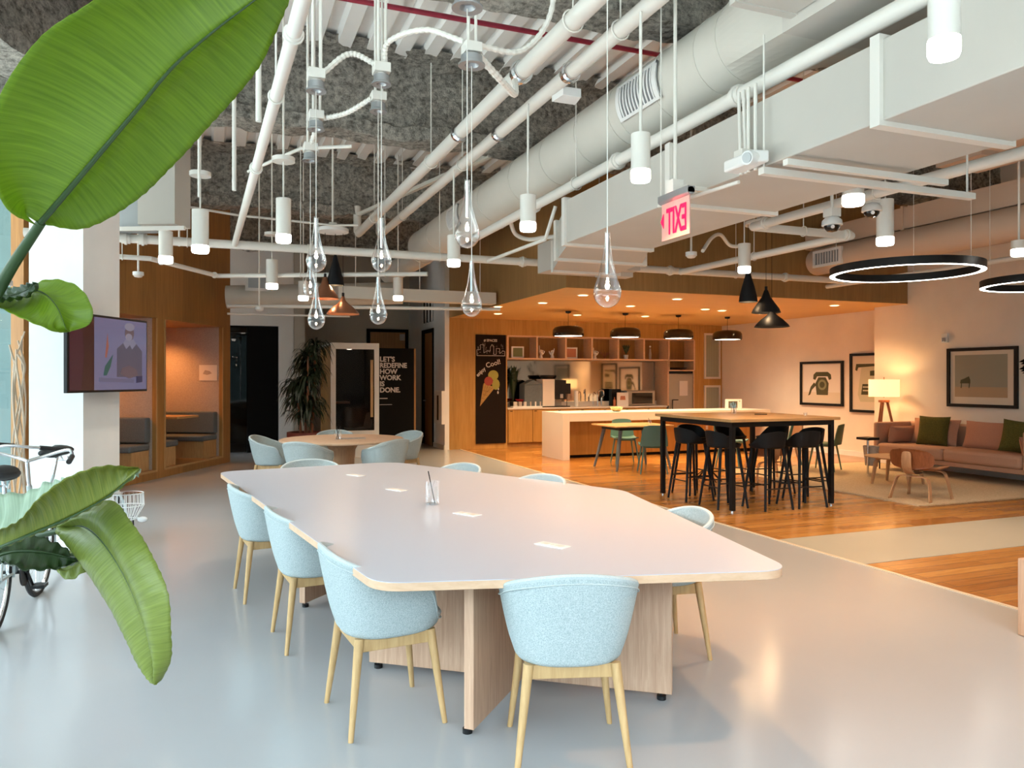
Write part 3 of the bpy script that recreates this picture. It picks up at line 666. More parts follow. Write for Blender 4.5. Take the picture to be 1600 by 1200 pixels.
# canister downlights
def can(px, py, r, h, label, rod=True, power=30, col=(1, .86, .68), em='emit', stype='SPOT'):
    p = on_z(px, py, 2.75); t = thing('cylinder_light', label, 'cylinder light', p, group='white cylinder ceiling lights')
    obj('housing', Mb().cyl((0, 0, .07), (0, 0, h), r, n=28), M['pipe'], t)
    obj('diffuser', Mb().lathe([(.001, 0), (r * .92, .004), (r * 1.03, .02), (r * 1.03, .07), (r, .075)], n=28, close=True), M[em], t)
    if rod:
        obj('rod', Mb().cyl((0, 0, h), (0, 0, h + .35), .008, n=8), M['pipe'], t); obj('canopy', Mb().cyl((0, 0, h + .33), (0, 0, h + .37), .10, n=24), M['pipe'], t)
        obj('upper_rod', Mb().cyl((0, 0, h + .37), (0, 0, 5.03 - 2.75), .010, n=8), M['pipe'], t)
    else: obj('rod', Mb().cyl((0, 0, h), (0, 0, (3.81 - 2.75 if 2.3 < p.x < 2.6 else 5.03 - 2.75)), .010, n=8), M['pipe'], t)
    l = bpy.data.lights.new('lamp_glow', 'SPOT'); l.energy = power * 1.65; l.color = col; l.spot_size = R(125); l.spot_blend = .8; l.shadow_soft_size = r
    lo = bpy.data.objects.new('lamp_glow', l); C.objects.link(lo); lo.parent = t; lo.location = (0, 0, -.01)
CW = (1, .62, .33)
can(1475, 92, .056, .30, 'nearest white cylinder light, upper right below the duct side', False, 45, (1, .52, .22))
can(1001, 285, .060, .30, 'white cylinder light left of the exit sign', False, 65, (1, .52, .22))
can(825, 362, .066, .30, 'white cylinder light under the round duct in front of the oak fascia', False, 55, CW)
can(443, 380, .066, .40, 'white cylinder light hung on a rod left of the glass drops', True, 22)
can(313, 396, .078, .42, 'white cylinder light behind the crossing pipe, left part', True, 20)
can(259, 412, .070, .34, 'leftmost white cylinder light against the oak booth wall', True, 16)
can(1383, 384, .074, .42, 'white cylinder light just above the large ring light', True, 75, CW)
can(1333, 322, .072, .30, 'white cylinder light beside the dome cameras', False, 75, CW)
can(1163, 427, .070, .34, 'white cylinder light above the narrow black bell', True, 60, CW)
can(425, 452, .078, .40, 'white cylinder light in front of the hall duct grille', True, 16)
can(622, 470, .075, .36, 'white cylinder light above the white framed booth', True, 14)
can(709, 417, .070, .34, 'white cylinder light behind the topmost drop', False, 30, CW)
can(474, 470, .075, .30, 'low white cylinder light half hidden behind the glass drops', False, 14)
can(1592, 401, .068, .16, 'short cylinder light at the right edge above the second ring', False, 60, CW)

# sensors and cameras
def sensor(px, py, z, label):
    p = on_z(px, py, z); t = thing('motion_sensor', label, 'sensor', p, group='small round ceiling sensors')
    obj('dome', Mb().lathe([(.001, 0), (.04, .008), (.058, .03)], n=20, close=True), M['stone'], t)
    obj('base', Mb().cyl((0, 0, .03), (0, 0, .07), .062, n=20), M['white'], t); obj('stem', Mb().cyl((0, 0, .07), (0, 0, 5.03 - z), .012, n=8), M['pipe'], t)
sensor(216, 434, 2.75, 'small round white sensor hanging left in front of the booth wall')
sensor(1080, 404, 2.85, 'small round white sensor hanging right of the flat duct end')
sensor(405, 487, 2.55, 'tiny white sensor over the dark doorway')
def domecam(px, py, z, label):
    p = on_z(px, py, z); t = thing('dome_camera', label, 'security camera', p, group='dome cameras')
    obj('dome', Mb().lathe([(.001, 0), (.04, .008), (.062, .035), (.066, .06)], n=24, close=True), M['darkglass'], t)
    obj('lens', Mb().cyl((-.03, -.04, .045), (-.045, -.055, .035), .016, n=12), M['chrome'], t)
    obj('housing', Mb().lathe([(.070, .055), (.085, .06), (.08, .10), (.05, .13), (.02, .14)], n=24, close=True), M['white'], t)
    obj('mount', Mb().box(-.05, .05, -.05, .05, .13, .20).cyl((0, 0, .2), (0, 0, 5.03 - z), .014, n=8), M['pipe'], t)
domecam(1300, 363, 2.78, 'dome camera on a thin drop, left of the cylinder light')
domecam(1362, 341, 2.95, 'dome camera mounted closer to the pipe, right of the other camera')

# disc and bell pendants
def bell(prof, px, py, z, zc, label, m, group):
    p = at(px, py, z); z = p.z; t = thing('bell_pendant', label, 'pendant light', p, group=group)
    obj('shade', Mb().lathe(prof, n=32), m, t, solid=.004)
    obj('cap', Mb().cyl((0, 0, prof[-1][1] - .01), (0, 0, prof[-1][1] + .05), .018, n=12), M['black'], t)
    obj('cord', Mb().cyl((0, 0, prof[-1][1] + .04), (0, 0, zc - z), .0035, n=6), M['black'], t)
    obj('bulb', Mb().ball((0, 0, .05), .028, 12), M['emitwarm'], t)
    l = bpy.data.lights.new('lamp_glow', 'POINT'); l.energy = 6; l.color = (1, .65, .35); l.shadow_soft_size = .03
    lo = bpy.data.objects.new('lamp_glow', l); C.objects.link(lo); lo.parent = t; lo.location = (0, 0, .03)
NARROW = [(.115, 0), (.105, .08), (.075, .20), (.04, .32), (.02, .40)]
MID = [(.18, 0), (.16, .05), (.11, .12), (.055, .20), (.022, .29)]
WIDE = [(.22, 0), (.20, .03), (.13, .10), (.07, .145), (.03, .19), (.018, .24)]
g1 = 'copper bell pendants over the round table'; g2 = 'black bell pendants over the high table'
bell(NARROW, 524, 446, 10.35, 3.50, 'narrow black bell pendant of the copper cluster', M['blacksoft'], g1)
bell(MID, 508, 467, 10.28, 3.50, 'middle bell pendant with copper underside, behind a glass drop', M['brassbell'], g1)
bell(WIDE, 536, 491, 10.33, 3.50, 'wide copper bell pendant, lowest over the round table', M['brassbell'], g1)
bell(NARROW, 1169, 472, 9.72, 3.52, 'narrow black bell pendant, left of the trio over the bar table', M['blacksoft'], g2)
bell(MID, 1197, 489, 9.77, 3.52, 'medium black bell pendant, middle of the trio over the bar table', M['blacksoft'], g2)
bell(WIDE, 1206, 511, 9.86, 3.52, 'wide black bell pendant, lowest of the trio over the bar table', M['blacksoft'], g2)
for q, lb in ((on_z(520, 363, 3.5), 'round white ceiling plate holding the copper bells'), (on_z(1190, 352, 3.5), 'round white ceiling plate holding the black bells')):
    t = thing('pendant_plate', lb, 'ceiling plate', q); obj('disc', Mb().cyl((0, 0, 0), (0, 0, .05), .21, n=32), M['white'], t, bevel=.006)
    obj('rod', Mb().cyl((0, 0, .05), (0, 0, 1.4), .014, n=8).box(-.05, .05, -.03, .03, .05, .13), M['pipe'], t)
# ring lights
def ring(c, rad, label, power):
    t = thing('ring_light', label, 'ring light', c, group='black ring lights over the lounge')
    obj('ring_body', Mb().lathe([(rad, 0), (rad, .085), (rad - .055, .085), (rad - .055, 0)], n=96), M['black'], t)
    obj('diffuser', Mb().lathe([(rad - .002, -.002), (rad - .053, -.002), (rad - .053, .006), (rad - .002, .006), (rad - .002, -.002)], n=96), M['emit'], t)
    mb = Mb()
    for k in range(3): a = 2.1 * k + .6; mb.cyl(((rad - .03) * math.cos(a), (rad - .03) * math.sin(a), .085), ((rad - .03) * math.cos(a), (rad - .03) * math.sin(a), 1.6), .003, n=6)
    obj('suspension_wire', mb, M['pipe'], t)
ring(Vector((7.10, 6.25, 2.69)), .77, 'large black ring light glowing underneath, in full view', 60)
q = at(1640, 447, 8.9); ring(Vector((q.x, q.y, 2.62)), .70, 'second black ring light cut off by the right edge', 40)
# kitchen downlights + dome pendants
DLW = ('', 'just above the lowest left one by the chalkboard', 'in front of the left dome pendant', 'front row, left of the largest glass drop', 'back row, between first and second dome pendants',
       'back row, between second and third dome pendants', 'just right of the largest glass drop', 'front row, left of the black bells', 'middle row, above the third dome pendant', 'middle row, above the fourth dome pendant', 'rightmost, near the warm wall', 'back row, right of the fourth dome pendant')
t0 = None
for i, (px, py) in enumerate(((778, 490), (778, 479), (848, 473), (911, 461), (902, 492), (1008, 494), (985, 478), (1058, 467), (1102, 483), (1128, 485), (1304, 477), (1190, 490))):
    p = on_z(px, py, 2.845)
    if t0 is None:
        t0 = thing('recessed_downlight', 'recessed kitchen ceiling light, lowest left directly over the chalkboard', 'downlight', p, group='recessed lights in the kitchen ceiling')
        obj('lens', Mb().cyl((0, 0, -.006), (0, 0, .0), .075, n=20), M['emitwarm'], t0)
        obj('trim_ring', Mb().lathe([(.075, -.008), (.095, -.005), (.095, .0)], n=24), M['white'], t0)
    else: dup(t0, p, 0, 'recessed kitchen ceiling light, ' + DLW[i])
    l = bpy.data.lights.new('kitchen_downlight', 'SPOT'); l.energy = 115; l.color = (1, .64, .31); l.spot_size = R(130); l.spot_blend = .9; l.shadow_soft_size = .07
    lo = bpy.data.objects.new('kitchen_downlight', l); C.objects.link(lo); lo.location = (p.x, p.y, 2.82)
DOME = [(.29, 0), (.305, .02), (.30, .12), (.27, .165), (.20, .19), (.05, .20), (.012, .20)]
where = ('leftmost of the four, above the coffee machine', 'second from the left, above the mirror pictures', 'third from the left, before the shelves', 'rightmost of the four')
for i, x in enumerate((6.412, 7.675, 8.926, 10.146)):
    t = thing('dome_pendant', 'glossy black drum pendant over the island, ' + where[i], 'pendant light', (x, 13.4, 2.36), group='four black pendants over the island')
    obj('shade', Mb().lathe(DOME, n=40), mat('glossy_black', (.012, .008, .007), .15), t, solid=.006)
    obj('diffuser', Mb().cyl((0, 0, .008), (0, 0, .02), .28, n=40), M['emitwhite'], t)
    obj('cord', Mb().cyl((0, 0, .20), (0, 0, .48), .004, n=6), M['black'], t); obj('ceiling_cup', Mb().lathe([(.06, .485), (.05, .45), (.01, .44)], n=20), M['black'], t)
    l = bpy.data.lights.new('lamp_glow', 'SPOT'); l.energy = 80; l.color = (1, .72, .44); l.spot_size = R(150); l.spot_blend = .8; l.shadow_soft_size = .2
    lo = bpy.data.objects.new('lamp_glow', l); C.objects.link(lo); lo.parent = t; lo.location = (0, 0, -.01)
# ================================================================== LONG TABLE
TP = [(.58, 2.93), (2.23, 2.50), (2.70, 4.74), (1.58, 7.16), (.03, 6.93)]
poly = round_poly(TP, [.17, .15, .35, .30, .16], 8)
TC = Vector((1.35, 4.7, 0))
t = thing('conference_table', 'long angular grey-topped table with oak edge in the foreground', 'table', TC)
def sh(p, k, z0, z1): return Mb().prism([(TC.x + (x - TC.x) * 1.0, TC.y + (y - TC.y)) for x, y in p], z0, z1)
obj('table_edge', sh(poly, 1, .705, .7385), M['edge'], t, off=TC, bevel=.002)
obj('tabletop', sh(poly, 1, .7386, .7415), M['tabletop'], t, off=TC, smooth=False)
def panel(a, b, th, z0=.035, z1=.705, name='panel', m='beech'):
    a = Vector((*a, 0)); b = Vector((*b, 0)); d = (b - a).normalized(); n_ = Vector((-d.y, d.x, 0)) * th / 2
    q = [(a - n_), (b - n_), (b + n_), (a + n_)]
    return obj(name, Mb().prism([(v.x, v.y) for v in q], z0, z1), M[m], t, off=TC, bevel=.002, smooth=False)
panel((1.01, 3.09), (1.42, 3.54), .045)                       # blade leg pointing at the camera
panel((.776, 4.04), (2.03, 3.10), .05)
panel((.545, 5.24), (1.02, 5.74), .045); panel((.47, 6.15), (1.75, 5.20), .05)
for x, y in ((1.02, 3.14), (1.99, 3.13), (.81, 4.02), (.57, 5.27)):
    obj('levelling_foot', Mb().cyl((x, y, 0), (x, y, .02), .022, n=14).cyl((x, y, .02), (x, y, .036), .008, n=8), M['black'], t, off=TC)
pw = [(1.489, 3.285), (1.371, 4.225), (1.205, 5.33), (1.077, 6.263)]
wl = ('nearest the front chair', 'second from the front, before the water glass', 'third from the front, behind the water glass', 'farthest of the four')
for (x, y), lb in zip(pw, wl):
    u = thing('power_socket', 'white flush power socket in the grey tabletop, ' + lb, 'socket', (x, y, .7415), R(-63), 'table power sockets')
    obj('plate', Mb().box(-.085, .085, -.036, .036, 0, .004), M['white'], u, bevel=.0015)
    obj('outlet', Mb().box(-.06, -.02, -.018, .018, .004, .0052).box(.02, .06, -.018, .018, .004, .0052).cyl((0, 0, .004), (0, 0, .0055), .012), M['stone'], u)

# ================================================================== SHELL ARMCHAIR
def shell_fn(inner=0):
    def rim(th):                                    # th = 0 at the back, pi at the front
        a = abs(th)
        back = .775 - .075 * min(1, (a / R(66))) ** 2.2
        if a < R(66): z = back
        elif a < R(112): z = .700 - (.700 - .640) * ((a - R(66)) / R(46)) ** .8
        elif a < R(138): q = (a - R(112)) / R(26); z = .640 - (.640 - .475) * (q * q * (3 - 2 * q))
        else: z = .475 - .02 * min(1, (a - R(138)) / R(20))
        return z
    def fn(u, v):
        th = 2 * math.pi * u - math.pi; z1 = rim(th)
        c, s_ = math.cos(th), math.sin(th)
        n_ = 2.7
        def se(a, b): return 1 / ((abs(s_) / a) ** n_ + (abs(c) / b) ** n_) ** (1 / n_)
        front = max(0, -c)
        rs = se(.215, .205 + .03 * front)           # seat level outline
        hfr = min(1, max(0, (z1 - .45) / .30))
        rt = se(.285, .275 if c > 0 else .275 + .06 * min(1, -c * 1.6))       # rim outline
        if v < .42:
            k = v / .42; r = rs * (k * .90); z = .412 + .004 * (k ** 2) - .012 * front * 0
        elif v < .60:
            k = (v - .42) / .18; a = k * math.pi / 2
            r = rs * (.90 + .10 * math.sin(a)) ; z = .416 + .034 * (1 - math.cos(a)) + .0
        else:
            k = (v - .60) / .40; z = .450 + (z1 - .450) * k
            hh = (z - .45) / .30
            r = rs + (rt - rs) * min(1, hh * 1.0) ** .75 if hh > 0 else rs
            if hh <= 0: r = rs + .03 * k
        return Vector((s_ * r, -c * r, z))
    return fn
def make_chair(loc, rz, label, group):
    t = thing('shell_armchair', label, 'chair', loc, rz, group)
    fn = shell_fn()
    obj('shell', Mb().grid(fn, 64, 22, True), M['shell'], t, solid=.022, sub=0)
    obj('piping', Mb().tube([fn(i / 96, 1) + Vector((0, 0, .004)) for i in range(96)], .0125, 8, True), M['piping'], t)
    obj('seam', Mb().tube([fn(i / 96, 1) * 1 + Vector((0, 0, -.020)) + (fn(i / 96, 1) - fn(i / 96, .9)).cross(Vector((0, 0, 0))) + Vector((fn(i / 96, .97).x * .043, fn(i / 96, .97).y * .043, 0)) for i in range(96)], .0028, 5, True), M['piping'], t)
    for sx_ in (-1, 1):
        for sy_ in (-1, 1):
            obj('leg', Mb().tube([(sx_ * .172, sy_ * .162, .412), (sx_ * .182, sy_ * .172, .33), (sx_ * .222, sy_ * .212, 0)], .018, 14, rad=[.021, .0195, .0115]), M['oak'], t)
    fr = Mb()
    for a, b in (((-.165, -.155), (.165, -.155)), ((-.165, .155), (.165, .155)), ((-.165, -.155), (-.165, .155)), ((.165, -.155), (.165, .155))):
        a = Vector((*a, 0)); b = Vector((*b, 0)); d = (b - a).normalized(); n_ = Vector((-d.y, d.x, 0)) * .010
        fr.prism([((a - n_).x, (a - n_).y), ((b - n_).x, (b - n_).y), ((b + n_).x, (b + n_).y), ((a + n_).x, (a + n_).y)], .352, .408)
    obj('seat_frame', fr, M['oak'], t, smooth=False, bevel=.004)
    return t
def face(fx_, fy_): return math.atan2(-fx_, fy_)      # rotation so local +y points along (fx, fy)
GL, GR = 'pale blue armchairs at the long table', 'pale blue armchairs at the round table'
chairs = [((1.36, 2.86), (.30, .95), 'pale blue armchair in front, its back to the viewer at the table end', GL),
          ((.725, 3.47), (1, .09), 'pale blue armchair at the left side of the long table, nearest', GL),
          ((.56, 4.62), (1, .10), 'pale blue armchair on the left side of the long table, middle of three', GL),
          ((.375, 5.72), (1, .12), 'pale blue armchair on the left side of the long table, farthest of three', GL),
          ((2.34, 3.72), (-.98, .16), 'pale armchair tucked in at the right of the long table, nearest to the bar stools', GL),
          ((2.18, 5.32), (-.92, -.38), 'pale armchair behind the right edge of the long table, only its back top showing', GL),
          ((1.84, 6.30), (-.92, -.38), 'pale armchair at the far right corner of the long table', GL),
          ((.82, 6.98), (.03, -1), 'pale armchair at the far end of the long table', GL)]
ch0 = None
for (x, y), f, lb, g in chairs:
    if ch0 is None: ch0 = make_chair((x, y, 0), face(*f), lb, g)
    else: dup(ch0, (x, y, 0), face(*f), lb, g)
RC = Vector((1.57, 10.17, 0))
for dx, dy, lb in ((-.50, -.66, 'pale armchair at the round table, front left with its back to the viewer'), (.42, -.66, 'pale armchair at the round table, front right'),
                   (-.85, .35, 'pale armchair at the left of the round table'), (.88, .42, 'pale armchair at the right of the round table'), (.05, .88, 'pale armchair behind the round table, nearly hidden')):
    dup(ch0, (RC.x + dx, RC.y + dy, 0), face(-dx, -dy), lb, GR)
t = thing('round_table', 'round pale oak table with conical pedestal in the middle distance', 'table', RC)
obj('tabletop', Mb().lathe([(.79, .715), (.80, .725), (.80, .74), (.79, .745)], n=64, close=True), M['edge'], t)
obj('pedestal', Mb().lathe([(.17, 0), (.15, .3), (.17, .6), (.24, .714)], n=32, close=True), M['walnutlight'], t)

# drinking glass with straw on the long table
def tumbler(loc, r, h, name, label, pens=1, group=None):
    u = thing(name, label, 'glass', loc, group=group)
    obj('glass_body', Mb().lathe([(r * .9, 0), (r, .01), (r, h * .8), (r * 1.0, h)], n=28), M['glass'], u)
    obj('base', Mb().cyl((0, 0, .001), (0, 0, .010), r * .88, n=24), M['glass'], u)
    for k in range(pens):
        a = 2.1 + k * 2.2
        obj('pen', Mb().cyl((-.5 * r * math.cos(a), -.5 * r * math.sin(a), .012), (r * .8 * math.cos(a), r * .8 * math.sin(a), h * 1.42), .0035, n=8), M['black'], u)
    return u
tumbler((1.275, 4.64, .7415), .044, .145, 'pen_glass', 'clear glass holding one black pen on the long grey table')
tumbler((RC.x - .08, RC.y - .15, .745), .045, .12, 'pen_glass', 'clear glass of dark pens on the round table', 3)
one('tray', 'small pale tray beside the glass on the round table', 'tray', Mb().box(-.16, .16, -.06, .06, 0, .012).xf(Matrix.Translation((RC.x + .12, RC.y - .1, .745))), M['felt'], smooth=False)

# ================================================================== HIGH TABLE AND STOOLS
t = thing('bar_table', 'tall square oak-topped table with black steel frame', 'table', (6.25, 7.93, 0))
obj('tabletop', Mb().box(-.80, .80, -.80, .80, 1.035, 1.07), M['bartop'], t, bevel=.003)
mb = Mb()
for a, b, c, d in ((-.75, .75, -.75, -.70), (-.75, .75, .70, .75), (-.75, -.70, -.70, .70), (.70, .75, -.70, .70)): mb.box(a, b, c, d, .975, 1.034)
obj('frame', mb, M['black'], t, smooth=False)
for sx_ in (-1, 1):
    for sy_ in (-1, 1):
        l = obj('leg', Mb().box(sx_ * .725 - .025, sx_ * .725 + .025, sy_ * .725 - .025, sy_ * .725 + .025, .02, .975), M['black'], t, smooth=False)
        obj('foot', Mb().cyl((sx_ * .725, sy_ * .725, 0), (sx_ * .725, sy_ * .725, .02), .02, n=12), M['chrome'], l)
def make_stool(loc, rz, label, group):
    t = thing('bar_stool', label, 'stool', loc, rz, group)
    def fn(u, v):
        th = 2 * math.pi * u - math.pi; c, s_ = math.cos(th), math.sin(th); a = abs(th)
        z1 = .915 - .03 * (a / R(60)) ** 2 if a < R(60) else (.885 - (.885 - .755) * min(1, (a - R(60)) / R(45)))
        n_ = 2.6; r = 1 / ((abs(s_) / .185) ** n_ + (abs(c) / .175) ** n_) ** (1 / n_)
        if v < .5: k = v / .5; return Vector((s_ * r * k * .92, -c * r * k * .92, .715 + .006 * k * k))
        k = (v - .5) / .5; z = .72 + (z1 - .72) * k; rr = r * (.92 + .14 * k ** .6)
        return Vector((s_ * rr, -c * rr, z))
    obj('seat_shell', Mb().grid(fn, 44, 14, True), M['blacksoft'], t, solid=.018)
    for sx_ in (-1, 1):
        for sy_ in (-1, 1):
            obj('leg', Mb().tube([(sx_ * .125, sy_ * .12, .72), (sx_ * .20, sy_ * .205, 0)], .015, 10, rad=[.019, .014]), M['blacksoft'], t)
    fr = Mb()
    k = .25; X_ = .125 + .075 * (1 - k / .72); Y_ = .12 + .085 * (1 - k / .72)
    P = [(-X_, -Y_), (X_, -Y_), (X_, Y_), (-X_, Y_)]
    for i in range(4):
        a, b = P[i], P[(i + 1) % 4]; z = .25 if i % 2 == 0 else .30; fr.cyl((*a, z), (*b, z), .008, n=8)
    obj('footrest', fr, M['black'], t)
    return t
GS = 'black bar stools round the tall table'
st = [((5.66, 8.22), (1, 0), 'black bar stool on the left side of the tall table, farther one'), ((5.68, 7.58), (1, -.05), 'black bar stool on the left side of the tall table, nearer one'),
      ((6.10, 7.30), (0, 1), 'black bar stool at the near side of the tall table, left one'), ((6.60, 7.29), (.05, 1), 'black bar stool at the near side of the tall table, right one'),
      ((6.98, 7.62), (-1, 0), 'black bar stool at the right end of the tall table, nearer one'), ((7.0, 8.28), (-1, 0), 'black bar stool at the right end of the tall table, farther one'),
      ((5.98, 8.62), (0, -1), 'black bar stool on the far side of the tall table, left one'), ((6.58, 8.62), (0, -1), 'black bar stool on the far side of the tall table, right one')]
s0 = None
for (x, y), f, lb in st:
    if s0 is None: s0 = make_stool((x, y, 0), face(*f), lb, GS)
    else: dup(s0, (x, y, 0), face(*f), lb, GS)
tumbler((6.35, 8.25, 1.07), .035, .11, 'pen_glass', 'clear glass with pens on the tall oak table', 2)
one('pen', 'loose dark pen lying on the tall oak table', 'pen', Mb().cyl((6.48, 8.0, 1.076), (6.62, 7.93, 1.076), .005, n=8), M['black'])
one('small_cup', 'tiny clear cup near the right end of the tall table', 'cup', Mb().lathe([(.018, 0), (.022, .04)], n=16).xf(Matrix.Translation((6.85, 7.5, 1.07))), M['glass'], solid=.002)

# ================================================================== CAFE TABLE AND SHELL CHAIRS
t = thing('cafe_table', 'small square table with dark splayed legs before the island', 'table', (6.72, 11.50, 0))
obj('tabletop', Mb().box(-.56, .56, -.44, .44, .722, .745), M['bartop'], t, bevel=.003)
obj('apron', Mb().box(-.42, .42, -.32, .32, .665, .722), M['black'], t, smooth=False)
for sx_ in (-1, 1):
    for sy_ in (-1, 1): obj('leg', Mb().tube([(sx_ * .38, sy_ * .28, .70), (sx_ * .52, sy_ * .40, 0)], .03, 10, rad=[.034, .02]), M['greyfab'], t)
def make_side(loc, rz, label, m, group):
    t = thing('shell_side_chair', label, 'chair', loc, rz, group)
    def seat(u, v):
        x = (u - .5) * (.44 - .03 * v); y = -.20 + .42 * v; return Vector((x, y, .455 - .02 * math.sin(math.pi * v) + .35 * (u - .5) ** 2 * .3))
    def back(u, v):
        wd = .44 - .10 * v ** 1.5; x = (u - .5) * wd; return Vector((x, -.20 - .06 * v - .035 * (1 - (2 * u - 1) ** 2) + .0, .45 + .34 * v + (0 if v < .85 else -.02 * (abs(2 * u - 1) ** 3))))
    obj('seat', Mb().grid(seat, 12, 10), m, t, solid=.02); obj('backrest', Mb().grid(back, 14, 12), m, t, solid=.018)
    for sx_ in (-1, 1):
        for sy_ in (-1, 1): obj('leg', Mb().tube([(sx_ * .15, sy_ * .14, .45), (sx_ * .215, sy_ * .21, 0)], .014, 10, rad=[.018, .011]), m, t)
    obj('seat_frame', Mb().box(-.15, .15, -.14, .14, .415, .435), m, t, smooth=False)
    return t
G3 = 'green shell chairs near the island'
c0 = make_side((6.64, 10.72, 0), face(.40, .92), 'teal shell chair with its back to the viewer at the small square table', M['teal'], G3)
dup(c0, (6.95, 12.15, 0), face(-.3, -1), 'teal shell chair on the far side of the small square table')
for (x, y), f, lb in (((8.35, 10.9), (.6, -1), 'teal shell chair seen through the tall table, left of the pale one'), ((9.35, 10.75), (-.3, 1), 'teal chair seen through the tall table, farther left'), ):
    dup(c0, (x, y, 0), face(*f), lb)
c1 = make_side((9.45, 9.9, 0), face(-.6, 1), 'olive green shell chair seen under the right end of the tall table', M['green'], G3)
c2 = make_side((8.85, 10.2, 0), face(-1, .4), 'pale oak shell chair seen between the bar stools', M['walnutlight'], None)
tumbler((6.95, 11.3, .745), .03, .08, 'pen_glass', 'small glass with a dark pen on the small square table', 1)
t = thing('wire_base_table', 'low side table with a black starburst wire base behind the stools', 'table', (6.9, 9.6, 0))
mb = Mb()
for k in range(8):
    a = k * math.pi / 4; mb.cyl((0, 0, .22), (.22 * math.cos(a), .22 * math.sin(a), 0), .008, n=6)
mb.cyl((0, 0, .2), (0, 0, .70), .022, n=12)
obj('base', mb, M['black'], t); obj('tabletop', Mb().cyl((0, 0, .70), (0, 0, .72), .32, n=32), M['white'], t)

# ================================================================== ISLAND
IX0, IX1, IY0, IY1, IZ = 6.09, 10.9, 12.96, 13.94, .885
t = thing('kitchen_island', 'white waterfall-end island with oak back panel', 'kitchen island', ((IX0 + IX1) / 2, IY0, 0)); L = Vector(t.location)
obj('worktop', Mb().box(IX0, IX1, IY0, IY1, IZ - .05, IZ).box(IX0 + .141, IX1 - .141, IY0, IY0 + .02, IZ - .16, IZ - .051), M['stone'], t, off=L, smooth=False)
obj('waterfall_end', Mb().box(IX0, IX0 + .14, IY0, IY1, 0, IZ - .05), M['stone'], t, off=L, smooth=False)
obj('waterfall_end', Mb().box(IX1 - .14, IX1, IY0, IY1, 0, IZ - .05), M['stone'], t, off=L, smooth=False)
obj('back_panel', Mb().box(IX0 + .14, IX1 - .14, IY0 + .30, IY1 - .02, .06, IZ - .05), M['woodwall'], t, off=L, smooth=False)
obj('plinth', Mb().box(IX0 + .14, IX1 - .14, IY0 + .33, IY1 - .06, 0, .06), M['dark'], t, off=L, smooth=False)
obj('power_outlet', Mb().box(9.5, 9.55, IY0 + .292, IY0 + .30, .48, .56), M['white'], t, off=L, smooth=False)
one('bowl', 'small golden wire bowl on the island', 'bowl', Mb().lathe([(.05, 0), (.10, .03), (.13, .09)], n=12).xf(Matrix.Translation((7.42, 13.3, IZ))), mat('gold_wire', (.65, .48, .22), .3, .7), solid=.004)
def standee(x, y, z, wd, ht, rz, label, art, name='table_sign', fr='white', group=None):
    u = thing(name, label, 'framed card', (x, y, z), rz, group)
    obj('frame', Mb().box(-wd / 2, wd / 2, -.012, .012, 0, ht), M[fr], u, smooth=False)
    for k, (mm, pol) in enumerate(art): obj('print', Mb().plate([(px * wd, pz * ht) for px, pz in pol], -.016 - .001 * k, -.012), mm, u, smooth=False)
    return u
ink = mat('ink_brown', (.10, .09, .07), .8); artA = mat('art_green', (.20, .22, .10), .8); artB = mat('art_orange', (.50, .20, .12), .8); artC = mat('art_blue', (.12, .22, .32), .8)
sq = [(-.38, .12), (.38, .12), (.38, .88), (-.38, .88)]
standee(10.15, 13.2, IZ, .36, .22, -.25, 'white card with a blue photo standing on the island', [(ink, [(-.32, .15), (.22, .15), (.22, .8), (-.32, .8)]), (artC, [(-.2, .2), (.1, .2), (.15, .5), (0, .75), (-.25, .6)]), (ink, circ(.36, .8, .04, 10))])

# ================================================================== BACK COUNTER
t = thing('base_cabinets', 'oak base cabinets with pale counter along the kitchen wall', 'cabinet', (8.1, YK, 0)); L = Vector(t.location)
obj('carcass', Mb().box(6.08, 10.2, YK + .02, 16.4, .10, .85), M['woodwall'], t, off=L, smooth=False)
obj('plinth', Mb().box(6.08, 10.2, YK + .06, 16.4, 0, .10), M['woodbooth'], t, off=L, smooth=False)
for k in range(7): 
    x = 6.09 + .587 * k; d = obj('door', Mb().box(x + .004, x + .580, YK, YK + .02, .11, .84), M['woodwall'], t, off=L, smooth=False, bevel=.002)
    obj('door_pull', Mb().box(x + .04, x + .10, YK - .006, YK, .80, .815), M['black'], d, off=L, smooth=False)
obj('worktop', Mb().box(6.065, 10.2, YK - .02, 16.4, .85, .885), M['stone'], t, off=L, smooth=False)
obj('splash_ledge', Mb().box(6.065, 10.2, 16.28, 16.4, .885, .99), M['stone'], t, off=L, smooth=False)
# open shelves
t = thing('open_shelf_unit', 'oak open shelf unit with square niches above the mirror', 'shelf', (8.5, YK, 1.70)); L = Vector(t.location)
xs = [6.07, 6.78, 7.50, 8.17, 8.86, 9.56, 10.25, 10.98]
mb = Mb().box(6.06, 10.3, YK - .01, 16.2, 1.965, 2.00).box(10.25, 10.98, YK - .01, 16.2, 1.965, 2.0).box(6.06, 10.98, YK - .01, 16.2, 2.47, 2.50).box(10.25, 10.98, YK - .01, 16.2, 1.72, 1.75)
obj('shelf_board', mb, M['edge'], t, off=L, smooth=False)
for i, x in enumerate(xs): obj('divider', Mb().box(x - .022, x + .022, YK - .01, 16.2, 2.0 if i < 6 else 1.75, 2.47), M['edge'], t, off=L, smooth=False)
obj('side_panel', Mb().box(10.21, 10.25, YK - .01, 16.38, .885, 1.965), M['edge'], t, off=L, smooth=False); obj('side_panel', Mb().box(10.955, 10.978, YK - .01, 16.4, 0, 1.72), M['edge'], t, off=L, smooth=False)
